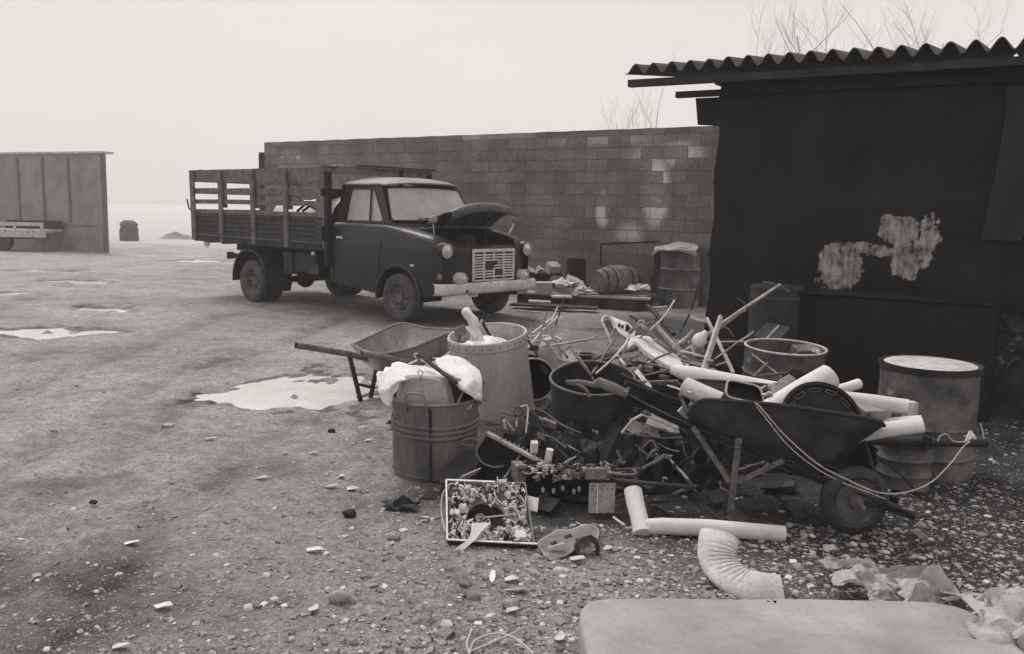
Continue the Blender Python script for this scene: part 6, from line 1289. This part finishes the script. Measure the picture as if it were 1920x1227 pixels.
# second frame of wires and plates under the barrow handle
sf = thing('scrap_rack', 'broken rack of rods and pale plates under the barrow handle', 'rack', P(1230, 800, 4.9))
for i, (pts, r, m_) in enumerate([(((1166, 812), (1186, 788), (1204, 778)), .008, M_scrap), (((1204, 778), (1240, 792), (1272, 806)), .005, M_scrap), (((1200, 792), (1240, 806), (1268, 815)), .004, M_scrapm), (((1166, 812), (1200, 816), (1240, 822), (1280, 820)), .005, M_scrapm), (((1208, 776), (1213, 772), (1220, 780)), .007, M_pipe), (((1250, 782), (1276, 800), (1290, 815)), .005, M_scrapm), (((1278, 820), (1284, 850), (1290, 862)), .006, M_pipe)]): MB().tube(PP(*[(x, y, 4.75 - .02 * i) for x, y in pts]), r, 6).obj('rod', m_, sf)
for (x, y, w_, h_, m_) in ((1232, 790, .12, .05, M_scrap), (1262, 795, .08, .07, M_cem), (1215, 806, .14, .04, M_scrapm), (1190, 800, .08, .06, M_pan)): 
    c0 = P(x, y, 4.78); patch([[c0 + V(-w_ / 2, 0, -h_ / 2), c0 + V(w_ / 2, 0, -h_ / 2 - .02)], [c0 + V(-w_ / 2 + .02, .06, h_ / 2), c0 + V(w_ / 2, .06, h_ / 2 - .02)]], 5, .012, .003, 14).obj('plate', m_, sf, smooth=60)
strip('pale wedge of wood under the barrow handle tip', (1276, 768, 4.5), (1292, 782, 4.5), .04, .02, M_scrap, 'wood_wedge', 'wedge', up=(0, 1, 0))
# shade clutter, too dim to tell apart
rs_ = random.Random(21)
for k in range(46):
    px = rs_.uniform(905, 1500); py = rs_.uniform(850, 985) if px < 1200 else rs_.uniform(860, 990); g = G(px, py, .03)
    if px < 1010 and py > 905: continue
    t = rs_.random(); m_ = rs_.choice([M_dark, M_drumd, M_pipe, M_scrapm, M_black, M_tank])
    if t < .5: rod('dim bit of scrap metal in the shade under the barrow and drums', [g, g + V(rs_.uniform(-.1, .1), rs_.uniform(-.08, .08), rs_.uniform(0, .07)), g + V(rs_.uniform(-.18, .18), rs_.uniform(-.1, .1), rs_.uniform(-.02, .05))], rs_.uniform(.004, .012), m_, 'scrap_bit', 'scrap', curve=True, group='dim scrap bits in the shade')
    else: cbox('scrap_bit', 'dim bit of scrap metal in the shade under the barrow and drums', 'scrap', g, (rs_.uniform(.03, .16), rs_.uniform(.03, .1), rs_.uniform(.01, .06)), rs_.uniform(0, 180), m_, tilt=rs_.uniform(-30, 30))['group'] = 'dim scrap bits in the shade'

for k in range(58):
    px = rs_.uniform(915, 1300); py = rs_.uniform(775, 900); Y_ = 5.0 - (py - 775) * .0042 + rs_.uniform(-.15, .1); c0 = P(px, py, Y_); c0.z = max(.02, c0.z)
    if 1025 < px < 1185 and py < 850 and rs_.random() < .7: continue
    m_ = rs_.choice([M_scrap, M_scrapm, M_pipe, M_pipe, M_dark, M_scrapm]); t = rs_.random()
    if t < .68: rod('small tangled piece of machine scrap between tub and barrow', [c0, c0 + V(rs_.uniform(-.07, .07), rs_.uniform(-.05, .05), rs_.uniform(-.03, .05)), c0 + V(rs_.uniform(-.12, .12), rs_.uniform(-.08, .08), rs_.uniform(-.06, .04))], rs_.uniform(.003, .009), m_, 'machine_scrap', 'scrap', curve=True, group='small machine scrap between tub and barrow')
    else:
        e1 = V(rs_.uniform(-1, 1), rs_.uniform(-1, 1), rs_.uniform(-.6, .6)).normalized() * rs_.uniform(.02, .07); e2 = V(rs_.uniform(-1, 1), rs_.uniform(-1, 1), rs_.uniform(-1, 1)).normalized() * rs_.uniform(.012, .035); bk = e1.cross(e2).normalized() * rs_.uniform(-.02, .02)
        patch([[c0 - e1 - e2, c0 - e2 + bk, c0 + e1 - e2], [c0 - e1 + e2, c0 + e2 + bk, c0 + e1 + e2 * .6]], 3, .006, .003, 20).obj('machine_scrap', m_, smooth=50, label='small tangled piece of machine scrap between tub and barrow', cat='scrap', group='small machine scrap between tub and barrow')
# ---------------------------------------------------------------- flue pipes and cushion in the foreground
fp = thing('flue_pipe', 'pale bent pipe with a mitred elbow lying before the loaded barrow', 'pipe', P(1200, 990, 4.0))
MB().tube([P(1187, 920, 4.18), P(1191, 945, 4.12), P(1199, 972, 4.02), P(1204, 1001, 3.95)], [.044, .043, .042, .041], 28).obj('upright_leg', M_cem, fp, smooth=50, dent=.003, dscale=8)
MB().tube([P(1200, 988, 3.98), P(1240, 987, 3.98), P(1330, 990, 3.98), P(1470, 1002, 3.96)], [.036, .040, .040, .038], 28, .004).obj('long_leg', M_cem, fp, smooth=50, dent=.002, dscale=8)
M_duct = mat('stained_duct_sheet', .40, .62, 5, .7, .3, spots=(.22, 7, .64))
# gathered elbow: a bellows of creases along the inside of the bend
el = thing('ribbed_elbow', 'crumpled pale duct elbow with gathered ribs in the foreground gravel', 'duct', P(1350, 1060, 3.5))
path = [(1349, 1008, 3.66), (1346, 1020, 3.62), (1345, 1042, 3.56), (1352, 1062, 3.50), (1368, 1080, 3.44), (1392, 1095, 3.39), (1425, 1104, 3.36), (1466, 1110, 3.36)]
pp_ = smooth_path([P(*p) for p in path], 16); n_ = 28; vs = []; fs = []
for i, p in enumerate(pp_):
    t_ = (pp_[min(i + 1, len(pp_) - 1)] - pp_[max(i - 1, 0)]).normalized(); side = t_.cross(V(0, -.55, .83)).normalized(); up_ = side.cross(t_); s_ = i / (len(pp_) - 1)
    rr = .086 - .010 * s_; fl_ = float(np.interp(s_, [0, .5, 1], [.40, .40, .26]))
    for k in range(n_):
        th_ = 2 * math.pi * k / n_; inner = max(0, .35 + .65 * (-math.cos(th_) if side.x < 0 else math.cos(th_))); rib = -.032 * inner ** .6 * (1 - abs(math.sin(i * .55))) ** 2.2 * math.exp(-((s_ - .45) / .24) ** 4)
        vs.append(p + side * (math.cos(th_) * (rr + rib)) + up_ * (math.sin(th_) * rr * fl_ + (rib * .8 if math.sin(th_) > 0 else 0)))
for i in range(len(pp_) - 1):
    for k in range(n_): fs.append((i * n_ + k, i * n_ + (k + 1) % n_, (i + 1) * n_ + (k + 1) % n_, (i + 1) * n_ + k))
MB().add(vs, fs).obj('duct_wall', M_duct, el, smooth=40, dent=.004, dscale=7)
MB().tube(vs[:n_] + vs[:2], .004, 6, caps=False).obj('lip', M_scrap, el, smooth=60)
MB().add([v for v in vs[:n_]], [tuple(range(n_))]).obj('mouth', M_pan, el)
# cushion (mattress-like pad) along the bottom edge
mt = thing('foam_cushion', 'long grubby fabric cushion with rounded corners filling the bottom edge', 'cushion', V(1.0, 2.5, 0))
CL, CR = G(1084, 1118, .16), G(1812, 1124, .16); W0 = CR.x - CL.x; D0 = 1.0
def cushion(M_, name, hx, hy, hz, par, rad=.10, **k):
    rows = []
    sh = [(0.0, -hz), (.93, -hz), (.990, -hz * .8), (1, -hz * .4), (1, hz * .5), (.995, hz * .82), (.982, hz * .97), (.95, hz)] + [(q_, hz * (1.02 - .02 * q_ ** 2)) for q_ in np.linspace(.9, 0, 40)]
    for s_, z in sh:
        r = []
        for j in range(200):
            t = 2 * math.pi * j / 200; c_, s2_ = math.cos(t), math.sin(t); e = (abs(c_) ** 9 + abs(s2_) ** 9) ** (-1 / 9); x, y = c_ * e * hx, s2_ * e * hy
            m_ = 1 - (1 - s_) if s_ > .9 else s_
            x = math.copysign(max(0, abs(x) - (1 - m_) * hx), x) if s_ < .9 else math.copysign(abs(x) - (1 - s_) * .5, x); y = math.copysign(max(0, abs(y) - (1 - m_) * hy), y) if s_ < .9 else math.copysign(abs(y) - (1 - s_) * .5, y)
            p = V(x, y, z); 
            if z > 0: p.z += .010 * noise.noise(V(x * 2.5, y * 3, 3)) + (-.020 * math.exp(-((x - hx * .72) / .16) ** 2 - ((y - hy * .5 + .25 * (x - hx * .72)) / .018) ** 2)) + (-.018 * math.exp(-((x - hx * .62) / .15) ** 2 - ((y - hy * .15 + .2 * (x - hx * .62)) / .02) ** 2))
            r.append(M_ @ p)
        rows.append(r + [r[0]])
    return MB().grid(rows).obj(name, M_foam, par, smooth=70, **k)
cushion(TM(V(CL.x + W0 / 2, (CL.y + CR.y) / 2 - D0 / 2, .085), 0, 0, math.degrees(math.atan2(CR.y - CL.y, W0))), 'cover', W0 / 2, D0 / 2, .075, mt)
pipe_l = []
for j in range(73):
    t = 2 * math.pi * j / 72; c_, s2_ = math.cos(t), math.sin(t); e = (abs(c_) ** 9 + abs(s2_) ** 9) ** (-1 / 9); pipe_l.append(TM(V(CL.x + W0 / 2, (CL.y + CR.y) / 2 - D0 / 2, .152), 0, 0, math.degrees(math.atan2(CR.y - CL.y, W0))) @ V(c_ * e * (W0 / 2 - .012), s2_ * e * (D0 / 2 - .012), 0))
MB().tube(pipe_l, .005, 6, caps=False).obj('piping', M_rag, mt, smooth=60)
crumple('rag_pile', M_rag, P(1740, 1112, 3.02) + V(0, .05, -.05), .20, .12, .16, 9.2, n=18, label='pale rag standing up behind the right end of the cushion', cat='rag')
crumple('rag_pile', M_rag, P(1690, 1118, 3.08) + V(0, .05, -.03), .24, .14, .10, 5.7, n=18, label='low pale rag behind the cushion, left of the standing rag', cat='rag')
crumple('canvas_bundle', M_rag, P(1890, 1170, 2.85), .26, .40, .16, 7.7, n=26, label='crumpled pale canvas bundle at the bottom right beside the cushion', cat='canvas')
crumple('canvas_bundle', M_rag, P(1935, 1215, 2.7), .20, .26, .12, 2.3, n=22, label='smaller pale canvas fold at the extreme bottom right corner', cat='canvas')
crumple('paper_sheet', M_rag, P(1610, 1080, 3.35) + V(0, 0, -.02), .22, .16, .06, 3.9, n=18, label='crumpled torn paper on the gravel between duct elbow and rags', cat='paper')
crumple('paper_sheet', M_wood, P(1700, 1075, 3.4) + V(0, 0, -.02), .26, .20, .05, 8.1, n=18, label='large dull crumpled sheet on the gravel above the rags', cat='paper')
crumple('paper_sheet', M_pan, P(1590, 1052, 3.5) + V(0, 0, -.02), .22, .08, .04, 1.9, n=14, label='flat torn strip of sheet on the gravel right of the duct elbow', cat='paper')

# ---------------------------------------------------------------- litter on the ground
def flake(label, px, py, sx, sy, m=M_paper, name='paper_scrap', cat='paper', rz=0, lift=.012):
    rs = random.Random(int(px * 7 + py)); c0 = G(px, py, .02); c0.z = float(gz(c0.x, c0.y)) + lift; sx = S(sx, c0.y); sy = sy * .01
    n = rs.randint(5, 7); ol = []
    for k in range(n): a = 2 * math.pi * k / n + rs.uniform(-.3, .3); ol.append((math.cos(a) * sx * .5 * rs.uniform(.8, 1.1), math.sin(a) * sy * .5 * rs.uniform(.7, 1.1)))
    tl = rs.uniform(.05, .30)
    return MB().prism(ol, lambda x, y, t: c0 + V(x, y, abs(y) * tl + .3 * x * x + .006 * math.sin(x * 60) - t), .002).obj(name, m, label=label, cat=cat, dent=.002, dscale=20)
for a in [('triangular white scrap on the open dirt left of the tub', 660, 912, 34, 9), ('bright flat paper scrap on the dirt below left of the chassis', 590, 1029, 42, 5, M_cloth), ('oblong white paper scrap far left on the dirt', 246, 1005, 36, 5, M_cloth), ('white torn paper at the lower left of the yard', 306, 1132, 42, 5, M_cloth), ('small white card on the dirt left of the tub', 690, 821, 16, 4, M_cloth), ('long pale scrap on the dirt below the puddle', 588, 846, 24, 4), ('pale scrap beside the longest scrap on the mid dirt', 492, 890, 32, 5), ('narrow pale scrap left in mid dirt below the puddle', 395, 819, 26, 4), ('pale scrap alone at far left mid ground', 101, 802, 20, 4), ('pale narrow card upright in the foreground gravel below the chassis', 924, 1078, 13, 14, M_cloth), ('pale crumpled flake in the gravel right of the narrow card', 958, 1083, 34, 6), ('long white splinter in the gravel below the chassis', 968, 1104, 56, 4, M_woodl), ('pale flake at the bottom of the yard left of centre', 588, 1138, 26, 6), ('bright flake at the very bottom left edge', 225, 1207, 36, 5), ('white flake right of the broken casting', 1140, 1028, 18, 5), ('pale flat stone-like scrap before the casting', 1082, 1046, 34, 5), ('white flake near the bottom centre of the gravel', 960, 1140, 30, 6), ('pale curled flake left of the cushion corner', 1050, 1190, 26, 6), ('pale flake left of the triangular scrap', 622, 908, 26, 5), ('small flake above the triangular scrap', 640, 888, 12, 5)]: flake(*a)
for (lb, px, py, r_) in [('single dark stone on the open dirt left of the tub', 622, 811, .022), ('dark lump in the dirt below the triangular scrap', 655, 968, .03), ('dark stone on the left dirt', 175, 945, .018), ('rounded pale stone left of the chassis', 738, 1012, .028), ('rounded grey stone low in the left foreground', 635, 1128, .035), ('pale oval stone in the gravel below the chassis', 958, 1140, .03)]:
    g = G(px, py); MB().ball(g + V(0, 0, r_ * .5), r_, 12, 8, (1.2, .9, .7), rough=.3).obj('stone', M_dark if 'dark' in lb else M_pan, smooth=60, label=lb, cat='stone')
rod('bent metal strip on the dirt left of the chassis', [(735, 957, 4.25), (752, 950, 4.28), (762, 945, 4.3), (786, 944, 4.3), (788, 936, 4.35), (818, 936, 4.35)], .006, M_dark, 'bent_strip', 'strip')
crumple('leaf_clump', M_dark, G(752, 950, .01), .16, .10, .06, 4.9, n=12, label='dark trodden clump under the bent metal strip', cat='clump')
crumple('leaf_clump', M_dark, G(745, 800, .01), .12, .12, .08, 6.6, n=12, label='dark ragged clump against the left foot of the tub', cat='clump')
rod('loop of thin wire on the dirt left of the tub', [(705, 826, 5.3), (712, 838, 5.2), (735, 842, 5.15)], .003, M_scrapm, 'wire', 'wire', curve=True)
for lb, pts in [('pale wire arc lying at the bottom edge left of the cushion', [(880, 1226, 3.0), (892, 1200, 3.08), (930, 1188, 3.1), (965, 1196, 3.08), (1000, 1226, 3.0)]), ('straight pale rod crossing the wire arc at the bottom edge', [(880, 1222, 3.02), (985, 1176, 3.18)]), ('short wire beside the arc at the bottom edge', [(885, 1180, 3.15), (876, 1205, 3.05), (882, 1226, 3.0)])]:
    rod(lb, [G(x, y, .03) for x, y, _ in pts], .004, M_scrap, 'ground_wire', 'wire', curve=True)
